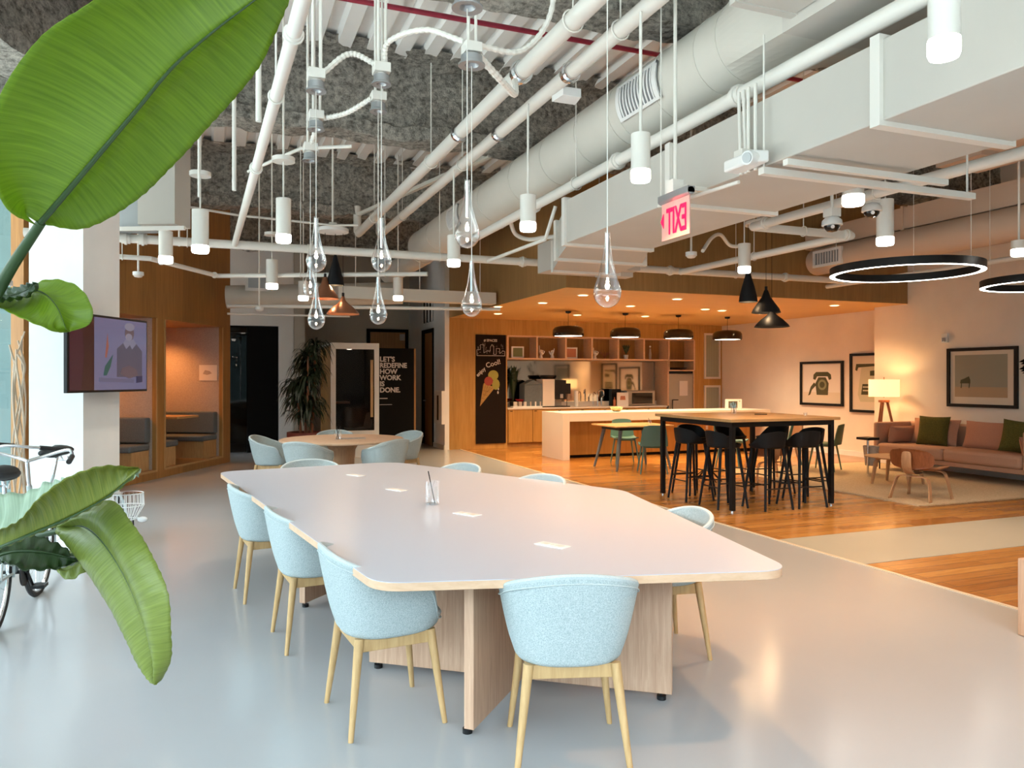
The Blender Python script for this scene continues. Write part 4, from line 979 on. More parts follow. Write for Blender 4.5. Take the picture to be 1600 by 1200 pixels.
obj('back_board', Mb().box(6.06, 10.23, 16.2, 16.22, 1.99, 2.5), M['woodbooth'], t, off=L, smooth=False); obj('back_board', Mb().box(10.23, 10.98, 16.2, 16.22, 1.72, 2.5), M['woodbooth'], t, off=L, smooth=False)
# niche ornaments
def niche(i, f=.5): return xs[i] + (xs[i + 1] - xs[i]) * f
standee(niche(0, .42), 15.95, 2.0, .30, .26, 0, 'white framed green print in the leftmost niche', [(artA, sq)], 'picture_frame', group=None)
standee(niche(2, .30), 15.95, 2.0, .32, .26, 0, 'white framed orange print in the third niche', [(artB, sq)], 'picture_frame')
def hand_fig(x, f, label, up):
    u = thing('hand_sculpture', label, 'ornament', (x, 15.95, 2.0), 0, 'pale hand sculptures in the niches')
    obj('palm', Mb().tube(spline([(0, 0, 0), (0, 0, .05), (.01 * f, 0, .10), (.01 * f, 0, .14)], 4), .03, 12, rad=[.045, .044, .042, .040, .036, .032, .030, .034, .038, .042, .044, .040, .030]), M['white'], u)
    fs = [(-.03, .02, up), (-.012, .025, .07), (.008, .02, .065), (.028, .01, .055)]
    for k, (dx, l, h) in enumerate(fs): obj('finger', Mb().tube(spline([(dx * f, 0, .12), (dx * f * 1.3, -.01, .12 + h * .6), (dx * f * 1.4, -.012 - (.03 if k else 0), .12 + h)], 3), .010, 8), M['white'], u)
    obj('thumb', Mb().tube(spline([(.035 * f, 0, .08), (.07 * f, -.01, .12), (.085 * f, -.01, .165)], 3), .011, 8), M['white'], u)
hand_fig(niche(1, .22), 1, 'pale hand sculpture pointing up, left of the pair in the second niche', .17)
hand_fig(niche(1, .62), -1, 'pale hand sculpture leaning, right of the pair in the second niche', .11)
hand_fig(niche(3, .22), 1, 'pink-white hand sculpture alone in the fourth niche', .14)
mb = Mb()
for k in range(9): a = k * .7; mb.tube(spline([(0, 0, .02), (.05 * math.cos(a), .03 * math.sin(a), .09), (.12 * math.cos(a), .05 * math.sin(a), .13 + .02 * (k % 3))], 4), .007, 6)
one('coral_ornament', 'dark branching ornament in the fourth niche', 'ornament', mb.xf(Matrix.Translation((niche(3, .6), 15.95, 2.0))), M['walnut'])
def potted(loc, label, r, h, n=26, sp=.16, ht=.2, pot='white', name='potted_plant', lw=.02, seed=3):
    u = thing(name, label, 'plant', loc); rr = random.Random(seed)
    obj('pot', Mb().lathe([(r * .75, 0), (r, h)], n=24, close=True), M[pot], u)
    mb = Mb()
    for k in range(n):
        a = rr.random() * 6.283; b = rr.uniform(.4, 1); e_ = Vector((math.cos(a) * sp * b, math.sin(a) * sp * b, h + ht * rr.uniform(.5, 1)))
        sd = Vector((-math.sin(a), math.cos(a), 0)) * lw; m_ = e_ * .55 + Vector((0, 0, ht * .35))
        mb.add([Vector((0, 0, h)), m_ - sd, e_, m_ + sd], [(0, 1, 2, 3)])
    obj('foliage', mb, mat('leaf_dark_' + name, (.02, .045, .015), .5), u, smooth=False); return u
potted((niche(4, .42), 15.95, 2.0), 'small green plant in a white pot in the fifth niche', .06, .10, 40, .13, .26)
u = thing('figurine', 'slim pink and white bottle-shaped figurine in the sixth niche', 'ornament', (niche(5, .38), 15.95, 2.0))
obj('body', Mb().lathe([(.03, 0), (.034, .12), (.024, .2), (.018, .26)], n=16, close=True), M['felt'], u); obj('head', Mb().ball((0, 0, .31), .024, 12), M['white'], u)
one('dark_bowl', 'dark tray lying in the low niche above the fridge', 'tray', Mb().lathe([(.16, 0), (.24, .05)], n=24).xf(Matrix.Translation((10.6, 15.95, 1.75))), M['black'], solid=.01)
# fridge
t = thing('fridge', 'brushed steel fridge at the right end of the counter', 'fridge', (10.6, YK + .02, 0))
obj('body', Mb().box(-.34, .35, .03, .57, .02, 1.66), M['steel'], t, bevel=.006); obj('top_grille', Mb().box(-.34, .35, -.005, .57, 1.665, 1.715), M['black'], t, smooth=False)
d = obj('door', Mb().box(-.34, .35, -.01, .028, .60, 1.655), M['steel'], t, bevel=.006)
obj('handle', Mb().tube([(-.22, -.02, 1.02), (-.26, -.05, 1.02), (-.26, -.05, .62), (-.22, -.02, .62)], .012, 8).cyl((-.26, -.05, 1.02), (-.10, -.05, 1.02), .010, n=8), M['black'], d)
d = obj('freezer_drawer', Mb().box(-.34, .35, -.01, .028, .03, .59), M['steel'], t, bevel=.006)
one('paper_notice', 'white paper notice taped to the fridge door', 'notice', Mb().box(10.55, 10.79, YK - .002, YK + .009, 1.12, 1.48), M['paper'], smooth=False)
# ribbed glass lights
for z0, z1, lb in ((1.53, 2.66, 'tall ribbed glass panel in a white frame right of the fridge'), (.30, 1.37, 'lower ribbed glass panel in a white frame right of the fridge')):
    t = thing('ribbed_glass_panel', lb, 'glass panel', (11.5, YK - .01, z0), group='ribbed glass panels'); hh = z1 - z0
    obj('frame', Mb().box(-.24, .24, -.02, .008, 0, .05).box(-.24, .24, -.02, .008, hh - .05, hh).box(-.24, -.19, -.02, .008, .05, hh - .05).box(.19, .24, -.02, .008, .05, hh - .05), M['stone'], t, smooth=False)
    obj('glass_sheet', Mb().box(-.19, .19, -.006, .006, .05, hh - .05), mat('ribbed_glass', (.36, .38, .28), .25), t, smooth=False)
    mb = Mb()
    for k in range(15): mb.cyl((-.18 + k * .0257, -.008, .05), (-.18 + k * .0257, -.008, hh - .05), .008, n=6)
    obj('rib', mb, mat('glass_rib', (.42, .42, .33), .2), t)
# coffee machine
CZ = .885
t = thing('coffee_machine', 'white and charcoal espresso machine on the counter', 'coffee machine', (7.05, 16.0, CZ))
obj('side_unit', Mb().prism([(-.54, -.12), (-.10, -.12), (-.10, .22), (-.54, .22)], 0, .52), M['greyfab'], t, bevel=.02)
obj('side_unit_cap', Mb().add([(-.54, -.12, .52), (-.32, -.12, .62), (-.10, -.12, .52), (-.54, .22, .52), (-.32, .22, .62), (-.10, .22, .52)], [(0, 2, 1), (3, 4, 5), (0, 1, 4, 3), (1, 2, 5, 4)]), M['greyfab'], t, smooth=False)
obj('body', Mb().box(-.10, .20, -.14, .24, 0, .64), M['stone'], t, bevel=.01); obj('head', Mb().box(.20, .48, -.16, .24, .18, .62), M['black'], t, bevel=.01)
obj('brew_back', Mb().box(.20, .48, .1, .24, 0, .18), M['steel'], t, smooth=False); obj('spout', Mb().box(.32, .40, -.17, -.10, .20, .30), M['chrome'], t, bevel=.004)
obj('display', Mb().box(.50, .62, -.10, .05, .30, .54), M['black'], t, bevel=.006); obj('hopper', Mb().lathe([(.16, .64), (.20, .70), (.19, .73)], n=20).xf(Matrix.Translation((.1, .03, 0))), M['black'], t)
obj('drip_tray', Mb().box(-.12, .56, -.20, .24, 0, .025), M['black'], t, smooth=False); obj('milk_pipe', Mb().cyl((.56, -.02, .02), (.56, -.02, .32), .008, n=8), M['black'], t)
one('cup_stack', 'stack of white paper cups right of the coffee machine', 'cups', Mb().lathe([(.035, 0), (.045, .02), (.045, .36), (.03, .37)], n=20, close=True).xf(Matrix.Translation((7.86, 16.0, CZ))), M['white'])
t = thing('condiment_tray', 'white tray of tea and sugar jars at the left end of the counter', 'tray', (6.6, 15.92, CZ))
obj('tray', Mb().box(-.38, .38, -.08, .10, 0, .03), M['white'], t, smooth=False)
for k in range(6): obj('jar', Mb().cyl((-.30 + .12 * k, .0, .03), (-.30 + .12 * k, 0, .13), .045, n=14), M['felt' if k % 2 else 'stone'], t)
one('red_bowl', 'small red bowl on the jars at the left end of the counter', 'bowl', Mb().lathe([(.05, 0), (.11, .05)], n=20).xf(Matrix.Translation((6.45, 16.0, CZ + .13))), mat('red_glaze', (.35, .02, .03), .3), solid=.006)
t = thing('tap', 'chrome mixer taps at the sink, in front of the mirror', 'tap', (8.45, 16.05, CZ))
obj('spout', Mb().tube(spline([(0, 0, 0), (0, 0, .30), (.03, -.06, .38), (.06, -.16, .36), (.06, -.18, .28)], 6), .016, 10), M['chrome'], t)
obj('water_filter_spout', Mb().tube(spline([(-.12, 0, 0), (-.12, 0, .26), (-.12, -.06, .33), (-.12, -.13, .28)], 6), .011, 8), M['chrome'], t)
obj('lever', Mb().cyl((.10, 0, 0), (.10, 0, .20), .02, n=12).cyl((.10, 0, .20), (.16, -.04, .27), .01, n=8), M['chrome'], t)
one('soap_bottle', 'amber soap bottle beside the taps', 'bottle', Mb().lathe([(.035, 0), (.035, .14), (.012, .17), (.012, .21)], n=16, close=True).xf(Matrix.Translation((8.86, 15.98, CZ))), mat('amber', (.45, .12, .04), .2))
standee(9.0 + .05, 15.93, CZ, .30, .32, 0, 'white box with an orange print standing left of the microwave', [(artB, [(-.25, .45), (.25, .45), (.2, .75), (-.2, .75)])], 'printed_box', 'paper')
t = thing('microwave', 'stainless microwave with dark door on the counter', 'microwave', (9.62, 16.05, CZ))
obj('body', Mb().box(-.44, .34, -.10, .24, .015, .36), M['steel'], t, bevel=.006); obj('dark_side', Mb().box(-.50, -.44, -.10, .24, .0, .36), M['greyfab'], t, smooth=False)
obj('door', Mb().box(-.30, .26, -.115, -.10, .05, .31), M['darkglass'], t, bevel=.003)
one('black_tin', 'black box behind the printed white box on the counter', 'box', Mb().box(8.86, 9.1, 16.1, 16.25, CZ, CZ + .40), M['black'], smooth=False)
potted((6.33, 16.13, CZ), 'tall dark leafy plant at the left end of the counter by the mirror', .09, .12, 120, .20, .85, 'black', 'counter_plant', .03, 9)

# chalkboard
t = thing('chalkboard', 'tall black chalkboard with an ice cream cone drawing on the oak wall', 'chalkboard', (5.67, YK - .015, .11))
obj('board', Mb().box(-.35, .35, -.012, .014, 0, 2.39), M['blackboard'], t, smooth=False)
sk = Mb(); Y0 = -.014
def ln(mb, pts, wd=.006):
    for a, b in zip(pts, pts[1:]):
        a = Vector(a); b = Vector(b); d = (b - a).normalized(); n_ = Vector((-d.y, d.x)) * wd / 2
        mb.plate([tuple(a - n_), tuple(b - n_), tuple(b + n_), tuple(a + n_)], Y0 - .001, Y0 + .001)
zz = 1.93
ln(sk, [(-.33, zz), (-.33, zz + .13), (-.25, zz + .13), (-.25, zz + .24), (-.17, zz + .24), (-.17, zz + .06), (-.10, zz + .10), (-.02, zz + .10), (-.02, zz + .18), (.02, zz + .25), (.06, zz + .18), (.06, zz + .03), (.12, zz + .03), (.12, zz + .16), (.20, zz + .16), (.20, zz + .05), (.27, zz + .10), (.32, zz + .10), (.32, zz)], .009)
ln(sk, [(-.33, zz), (.33, zz)], .012)
rr = random.Random(5)
for k in range(26):
    x = rr.uniform(-.31, .28); z = zz + rr.uniform(.01, .22); ln(sk, [(x, z), (x + rr.uniform(.01, .05), z)] if k % 2 else [(x, z), (x, z + rr.uniform(.03, .09))], .004)
obj('skyline_drawing', sk, M['chalk'], t, smooth=False)
obj('lettering', text_mb('# SPACES', .075, Vector((-.17, -.014, 2.24)), depth=.001, bold=.002), M['chalk'], t, smooth=False)
obj('lettering', text_mb('Cool!', .155, Vector((-.11, -.014, 1.66)), depth=.001, bold=.002, rot2=16), M['chalk'], t, smooth=False)
obj('lettering', text_mb('enjoy', .115, Vector((-.31, -.014, 1.46)), depth=.001, bold=.002, rot2=42), M['chalk'], t, smooth=False)
cone = Mb().plate([(-.26, .82), (-.17, 1.33), (.09, 1.23)], Y0 - .001, Y0); obj('cone_drawing', cone, mat('chalk_tan', (.38, .22, .07), .9), t, smooth=False)
cc = Mb()
for k in range(5): ln(cc, [(-.24 + .035 * k, .93 + .05 * k), (-.185 + .055 * k, 1.31 - .02 * k)], .007); ln(cc, [(-.245 + .012 * k, .92 + .085 * k), (-.20 + .06 * k, .90 + .075 * k)], .007)
Y0 = -.016; obj('cone_lattice', cc, mat('chalk_brown', (.13, .06, .02), .9), t, smooth=False)
obj('scoop_drawing', Mb().plate(circ(-.06, 1.37, .10, 24), -.0165, -.014), mat('chalk_red', (.30, .05, .04), .9), t, smooth=False)
obj('scoop_drawing', Mb().plate(circ(.05, 1.50, .12, 24, .11), -.0155, -.014).plate(circ(.11, 1.30, .09, 20, .12), -.0157, -.014), mat('chalk_green', (.30, .27, .06), .9), t, smooth=False)
obj('drip_drawing', Mb().plate(circ(.16, 1.12, .018, 12, .035), -.0155, -.014).plate(circ(.17, 1.20, .015, 12, .03), -.0155, -.014), M['chalk'], t, smooth=False)
# fire extinguisher cabinet on the hall wall
t = thing('extinguisher_cabinet', 'slim white recessed extinguisher cabinet on the hall wall', 'cabinet', (4.61, 16.10, .55))
obj('box', Mb().box(-.06, .01, -.30, .30, 0, .72), M['white'], t, bevel=.004, smooth=False); obj('glass_strip', Mb().box(-.066, -.06, -.06, .06, .08, .62), M['darkglass'], t, smooth=False)

# ================================================================== PHONE BOOTHS AND PLANT
t = thing('phone_booth', 'white framed glass phone booth with pale door handle', 'phone booth', (2.56, 14.96, 0))
wd = .465
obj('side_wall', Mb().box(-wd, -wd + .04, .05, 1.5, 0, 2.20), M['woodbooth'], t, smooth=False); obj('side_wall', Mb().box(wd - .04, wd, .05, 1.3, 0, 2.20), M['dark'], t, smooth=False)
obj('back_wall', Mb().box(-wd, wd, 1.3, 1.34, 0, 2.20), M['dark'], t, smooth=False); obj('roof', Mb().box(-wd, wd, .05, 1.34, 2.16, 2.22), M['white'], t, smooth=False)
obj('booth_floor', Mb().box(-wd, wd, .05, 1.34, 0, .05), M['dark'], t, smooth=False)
d = obj('door_frame', Mb().box(-wd, wd, -.02, .05, 0, .52).box(-wd, wd, -.02, .05, 2.11, 2.23).box(-wd, -wd + .09, -.02, .05, .52, 2.11).box(wd - .09, wd, -.02, .05, .52, 2.11), M['white'], t, smooth=False)
obj('door_glass', Mb().box(-wd + .09, wd - .09, .01, .02, .52, 2.11), M['tintglass'], t, smooth=False)
obj('handle', Mb().box(.29, .34, -.06, -.03, .78, 1.90).box(.30, .33, -.03, .01, .85, .88).box(.30, .33, -.03, .01, 1.8, 1.83), M['oak'], t, smooth=False)
obj('ceiling_lamp', Mb().cyl((0, .7, 2.13), (0, .7, 2.16), .05, n=16), M['emitwhite'], t)
obj('shelf', Mb().box(-wd + .04, .05, .9, 1.3, 1.02, 1.06), M['walnut'], t, smooth=False)
l = bpy.data.lights.new('lamp_glow', 'POINT'); l.energy = 3; l.color = (1, .75, .5); l.shadow_soft_size = .05
lo = bpy.data.objects.new('lamp_glow', l); C.objects.link(lo); lo.parent = t; lo.location = (0, .7, 2.05)
t2 = make_side((2.72, 15.6, .05), R(100), 'grey shell chair seen through the glass of the phone booth', M['silver'], None)
t = thing('phone_booth', 'black booth panel lettered in white beside the glass booth', 'phone booth', (3.38, 14.98, 0))
obj('body', Mb().box(-.35, .36, 0, 1.3, 0, 2.14), M['dark'], t, smooth=False); obj('side_trim', Mb().box(.36, .40, .02, 1.3, 0, 2.14), M['woodbooth'], t, smooth=False)
y_ = 1.895
for k, s_ in enumerate(("LET'S", 'REDEFINE', 'HOW', 'WORK', 'IS', 'DONE.')):
    obj('lettering', text_mb(s_, .135, Vector((-.335, -.002, y_ - .122 * k - .02)), depth=.001, bold=.0045, sxy=1.0 if k != 1 else .93), M['chalk'], t, smooth=False)
obj('small_print', Mb().box(-.335, -.18, -.004, 0, 1.135, 1.15).box(-.335, -.09, -.004, 0, 1.015, 1.023), M['chalk'], t, smooth=False)
# dracaena
PL = on_z(480, 710, 0); PL = Vector((1.50, 13.75, 0))
t = thing('dracaena_plant', 'tall dark drooping leafy plant in a red pot before the hall', 'plant', PL)
obj('pot', Mb().lathe([(.24, 0), (.30, .50), (.33, .52), (.33, .60), (.29, .60), (.28, .52)], n=32, close=False).cyl((0, 0, .50), (0, 0, .52), .28, n=24), M['redpot'], t)
rr = random.Random(11); mb = Mb(); stems = []
for k in range(4):
    a = k * 1.6; stems.append((Vector((.09 * math.cos(a), .09 * math.sin(a), .5)), Vector((.16 * math.cos(a), .16 * math.sin(a), (2.15, 1.75, 1.45, 1.95)[k]))))
st_ = Mb()
for a, b in stems: st_.cyl(a, b, .025, .018, 8)
obj('stem', st_, M['walnut'], t)
for i in range(640):
    a, b = stems[i % 4]; f = rr.choice((.22, .3, .6, .66, .72, .93, .97, 1.0)) + rr.uniform(-.05, .0); c = a.lerp(b, .15 + .85 * f)
    th = rr.random() * 6.283; L_ = rr.uniform(.30, .50); d = Vector((math.cos(th), math.sin(th), 0)); up = rr.uniform(.12, .42)
    pts = [c + d * (L_ * q * (1 - .25 * q)) + Vector((0, 0, up * q * 1.2 - .75 * L_ * q * q * 1.4)) for q in (0, .25, .5, .75, 1)]
    sd = Vector((-d.y, d.x, 0)); wq = (.008, .019, .021, .016, .002); n = len(mb.v)
    mb.add([p_ + sd * k for p_, k in zip(pts, wq)] + [p_ - sd * k for p_, k in zip(pts, wq)], [(j, j + 1, 6 + j, 5 + j) for j in range(4)])
fo = obj('foliage', mb, mat('dracaena_leaf', (.012, .022, .008), .45), t); fo['kind'] = 'stuff'

# ================================================================== LOUNGE
one('area_rug', 'cream woven rug with fringed edges under the sofa and lounge chair', 'rug', Mb().box(7.86, 11.2, 6.72, 10.6, .001, .016), M['rug'], smooth=False)
rg = bpy.data.objects['area_rug']; mb = Mb(); rr = random.Random(2); x = 7.87
while x < 11.2:
    mb.add([(x, 6.72, .014), (x + .012, 6.72, .014), (x + rr.uniform(-.02, .03), 6.72 - rr.uniform(.05, .09), .003)], [(0, 1, 2)]); x += .014
fr = obj('fringe', mb, M['rug'], rg, off=Vector(rg.location), smooth=False); fr['kind'] = 'stuff'
# sofa: seat faces -x, back along the wall x = 11.3
SX, SY0, SY1 = 10.38, 7.20, 9.72
t = thing('sofa', 'long salmon pink sofa with slim arms against the lounge wall', 'sofa', (10.85, 8.46, .016)); L = Vector((10.85, 8.46, .016)); Z0 = .016
obj('back', Mb().box(11.14, 11.26, SY0, SY1, .25, .80), M['sofa'], t, off=L, bevel=.03, seg=3)
obj('arm', Mb().box(SX, 11.26, SY0 - .06, SY0 + .03, .22, .80), M['sofa'], t, off=L, bevel=.03, seg=3); obj('arm', Mb().box(SX, 11.26, SY1 - .03, SY1 + .06, .22, .80), M['sofa'], t, off=L, bevel=.03, seg=3)
obj('base', Mb().box(SX + .02, 11.2, SY0, SY1, .20, .27), M['sofa'], t, off=L, bevel=.01)
for a, b in ((SY0 + .03, 8.46), (8.46, SY1 - .03)):
    obj('seat_cushion', Mb().box(SX - .02, 11.14, a + .004, b - .004, .27, .46), M['sofa'], t, off=L, bevel=.05, seg=4)
for y in (SY0 + .02, SY1 - .02):
    for x in (SX + .06, 11.18): obj('leg', Mb().cyl((x, y, Z0), (x, y, .21), .012, n=10), M['black'], t, off=L)
def pillow(name, label, c, rot, s=(.46, .46, .16), m='cushion', group=None):
    def fn(u, v):
        a = 2 * u - 1; b = 2 * v - 1; return (a, b)
    mb = Mb(); N = 16
    for sgn in (1, -1):
        def g(u, v):
            a = 2 * u - 1; b = 2 * v - 1; e_ = ((1 - a ** 4) * (1 - b ** 4)) ** .5
            pin = 1 - .07 * (1 - abs(a)) * 1 if False else 1
            x = a * s[0] / 2 * (1 - .06 * (1 - b * b)); z = b * s[1] / 2 * (1 - .06 * (1 - a * a))
            return Vector((x, sgn * (s[2] / 2 * e_ + .003), z))
        mb.grid(g, N, N)
    o = obj(name, mb, M[m]); o.location = c; o.rotation_euler = rot; tag(o, label, 'cushion', group); return o
pillow('back_cushion', 'dusty pink back cushion in the middle of the sofa', (11.0, 8.15, .66), (R(-14), 0, R(-90)), (.86, .44, .17))
pillow('back_cushion', 'dusty pink back cushion behind the left olive cushion', (11.0, 9.1, .66), (R(-14), 0, R(-90)), (.86, .44, .17))
pillow('back_cushion', 'dusty pink back cushion near the right arm of the sofa', (11.02, 7.52, .64), (R(-14), 0, R(-90)), (.50, .42, .17))
pillow('arm_cushion', 'pink bolster cushion leaning on the left arm of the sofa', (10.80, 9.56, .60), (R(12), 0, 0), (.62, .30, .14))
pillow('arm_cushion', 'pink bolster cushion leaning on the right arm of the sofa', (10.72, 7.30, .58), (R(-12), 0, 0), (.50, .28, .13))
pillow('throw_cushion', 'olive green velvet cushion at the left part of the sofa', (10.86, 9.02, .69), (R(-14), R(0), R(-78)), (.50, .48, .17), 'olive', 'olive cushions on the sofa')
pillow('throw_cushion', 'olive green velvet cushion tilted at the right end of the sofa', (10.82, 7.55, .69), (R(-16), R(6), R(-66)), (.50, .48, .17), 'olive', 'olive cushions on the sofa')
# moulded plywood lounge chair
def lcw(loc, rz, label):
    t = thing('plywood_lounge_chair', label, 'lounge chair', loc, rz, 'moulded plywood lounge chairs')
    def back(u, v):
        a = 2 * u - 1; b = 2 * v - 1; k = (1 - abs(b) ** 3.2) ** (1 / 3.2) if abs(b) < 1 else 0
        x = a * .27 * max(k, .35); return Vector((x, -.30 - .05 * v + .10 * (a * k) ** 2 * 1.0, .52 + .125 * b))
    obj('backrest', Mb().grid(back, 20, 14), M['walnut'], t, solid=.010)
    def seat(u, v):
        a = 2 * u - 1; b = 2 * v - 1; k = (1 - abs(b) ** 3.5) ** (1 / 3.5) if abs(b) < 1 else 0
        return Vector((a * .28 * max(k, .5), b * .24 + .03, .36 + .03 * v + .035 * (a) ** 2 - (.05 * max(0, b - .6)) + .05 * max(0, -b - .6)))
    obj('seat', Mb().grid(seat, 20, 14), M['walnut'], t, solid=.010)
    obj('spine', Mb().grid(lambda u, v: Vector(((u - .5) * .13, (-.36, -.375, -.36, -.30, -.16, .02)[min(5, int(v * 5.001))], (.62, .52, .40, .335, .322, .335)[min(5, int(v * 5.001))])), 3, 6), M['walnutlight'], t, solid=.012, sub=2)
    for nm, y, h, sp in (('front_legs', .20, .345, .27), ('rear_legs', -.22, .30, .25)):
        P = spline([(-sp, y + (.05 if y > 0 else -.06), 0), (-sp + .04, y, h * .7), (-sp + .09, y, h * .97), (0, y, h), (sp - .09, y, h * .97), (sp - .04, y, h * .7), (sp, y + (.05 if y > 0 else -.06), 0)], 6)
        mb = Mb(); wv = .032
        top_ = [p + Vector((0, 0, 0)) for p in P]
        n = len(P); vs = [p + Vector((0, -wv, 0)) for p in P] + [p + Vector((0, wv, 0)) for p in P]
        mb.add(vs, [(i, i + 1, n + i + 1, n + i) for i in range(n - 1)]); obj(nm, mb, M['walnutlight'], t, solid=.014)
    return t
lc = lcw((8.33, 7.10, .016), face(.93, .25), 'moulded plywood lounge chair with its back to the viewer on the rug')
l2 = dup(lc, (7.75, 9.3, .0), face(.3, .9), 'reddish plywood lounge chair seen through the bar stools')
u = thing('paper_item', 'black and white leaflet lying on the seat of the lounge chair', 'leaflet', (8.40, 7.12, .42), .4)
obj('dark_cover', Mb().box(-.16, .0, -.08, .08, 0, .012), M['black'], u, smooth=False); obj('white_sheet', Mb().box(.0, .14, -.07, .09, 0, .035), M['paper'], u, smooth=False, bevel=.01)
t = thing('coffee_table', 'round low plywood coffee table on the rug behind the lounge chair', 'coffee table', (9.17, 8.20, .016))
obj('tabletop', Mb().lathe([(.001, .372), (.34, .372), (.43, .388), (.44, .398), (.34, .384), (.001, .384)], n=48), M['walnutlight'], t)
for k in range(4):
    a = math.pi / 4 + k * math.pi / 2 + .35; obj('leg', Mb().tube([(.26 * math.cos(a), .26 * math.sin(a), .374), (.31 * math.cos(a), .31 * math.sin(a), .3), (.36 * math.cos(a), .36 * math.sin(a), 0)], .02, 8, rad=[.03, .03, .018]), M['walnutlight'], t)
# floor lamp
LP = Vector((10.92, 10.05, 0))
t = thing('floor_lamp', 'walnut tripod floor lamp with lit cream drum shade', 'floor lamp', LP)
shm = mat('lit_linen_shade', (.85, .66, .40), .9, emit=(1, .62, .26), es=.95)
obj('lamp_shade', Mb().lathe([(.245, 1.22), (.245, 1.52)], n=40), shm, t, solid=.004)
obj('finial', Mb().cyl((0, 0, 1.20), (0, 0, 1.56), .008, n=8).cyl((0, 0, 1.12), (0, 0, 1.16), .09, n=20), M['walnut'], t)
for a in (R(200), R(320), R(80)): obj('leg', Mb().tube([(.05 * math.cos(a), .05 * math.sin(a), 1.14), (.29 * math.cos(a), .29 * math.sin(a), 0)], .02, 8, rad=[.024, .015]), M['walnut'], t)
obj('bulb', Mb().ball((0, 0, 1.37), .035, 12), M['emitwarm'], t)
l = bpy.data.lights.new('lamp_glow', 'POINT'); l.energy = 15; l.color = (1, .58, .24); l.shadow_soft_size = .05
lo = bpy.data.objects.new('lamp_glow', l); C.objects.link(lo); lo.parent = t; lo.location = (0, 0, 1.37)
# side table, basket
q = on_z(1356, 685, .58)
t = thing('side_table', 'small black-topped side table with a chrome stem left of the floor lamp', 'side table', (10.72, 10.3 - .15, 0)); t.location = (q.x, q.y, 0)
obj('tabletop', Mb().box(-.12, .12, -.12, .12, .56, .60), M['black'], t, bevel=.004); obj('stem', Mb().cyl((0, 0, .01), (0, 0, .56), .016, n=12), M['chrome'], t); obj('base', Mb().box(-.15, .15, -.15, .15, 0, .012), M['chrome'], t, smooth=False)
one('wicker_basket', 'grey wicker basket beside the side table stem', 'basket', Mb().lathe([(.08, 0), (.115, .30), (.12, .31)], n=24).xf(Matrix.Translation((q.x + .12, q.y + .05, .14))), M['felt'], solid=.012)

# ================================================================== PICTURES
pap = mat('print_paper', (.68, .60, .50), .7); gph = mat('print_dark_green', (.07, .07, .035), .8); gr2 = mat('print_olive', (.22, .22, .12), .8); sky_ = mat('print_grey_sky', (.30, .29, .23), .8); sand = mat('print_sand', (.42, .31, .20), .8)
tw1 = mat('print_cream', (.55, .52, .38), .8)
def picture(X_, y0, y1, z0, z1, label, art, fw=.05, mat_=None):
    """hangs on a wall facing -x; local x runs left to right as seen"""
    yc = (y0 + y1) / 2; wd = y1 - y0; ht = z1 - z0
    t = thing('framed_picture', label, 'picture', (X_, yc, z0), R(-90), 'black framed pictures on the right walls')
    fr = Mb()
    for a, b, c, d in ((-wd / 2, wd / 2, 0, fw), (-wd / 2, wd / 2, ht - fw, ht), (-wd / 2, -wd / 2 + fw, fw, ht - fw), (wd / 2 - fw, wd / 2, fw, ht - fw)): fr.box(a, b, -.045, -.002, c, d)
    obj('frame', fr, M['black'], t, smooth=False); obj('mount', Mb().box(-wd / 2 + fw, wd / 2 - fw, -.014, -.002, fw, ht - fw), pap, t, smooth=False)
    for k, (nm, mm, pol) in enumerate(art): obj(nm, Mb().plate([(a * wd / 2, b * ht) for a, b in pol], -.016 - k * .0012, -.014), mm, t, smooth=False)
    return t
E_ = lambda cx, cy, rx, ry, n=20: circ(cx, cy, rx, n, ry)
phone = [('print_sheet', M['paper'], [(-.85, .30), (.85, .30), (.85, .92), (-.85, .92)]), ('phone_print', gph, [(-.22, .24), (.30, .24), (.34, .50), (.20, .64), (-.14, .64), (-.28, .50)]),  # first plate is the paper sheet behind the telephone drawing
         ('phone_print', gr2, E_(.04, .47, .20, .12)), ('phone_print', gph, E_(.04, .47, .12, .07)),
         ('handset_print', gph, [(-.38, .60), (-.36, .70), (-.24, .76), (.30, .76), (.44, .70), (.46, .60), (.36, .58), (.30, .66), (-.20, .66), (-.28, .58)]),
         ('crank_print', gph, [(-.62, .22), (-.50, .42), (-.34, .52), (-.24, .46), (-.44, .36), (-.54, .24)])]
typew = [('type_print', tw1, [(-.62, .30), (-.50, .62), (-.42, .80), (.60, .80), (.62, .18), (-.5, .18)]), ('type_print', gph, [(-.75, .72), (-.70, .82), (.70, .82), (.70, .79), (-.6, .76), (-.66, .70)]),
         ('type_print', gph, [(-.45, .30), (-.38, .48), (.62, .48), (.62, .30)]), ('type_print', tw1, [(-.36, .36), (-.36, .38), (.6, .38), (.6, .36)]), ('type_print', tw1, [(-.36, .42), (-.36, .44), (.6, .44), (.6, .42)]),
         ('type_print', gph, [(.0, .62), (.0, .70), (.6, .72), (.6, .62)])]
picture(11.8, 11.84, 13.04, .975, 1.895, 'black framed print of an old telephone on the warm wall', phone)
picture(11.8, 10.68, 11.66, .875, 2.03, 'black framed print of an old typewriter, partly hidden behind the wall corner', typew)
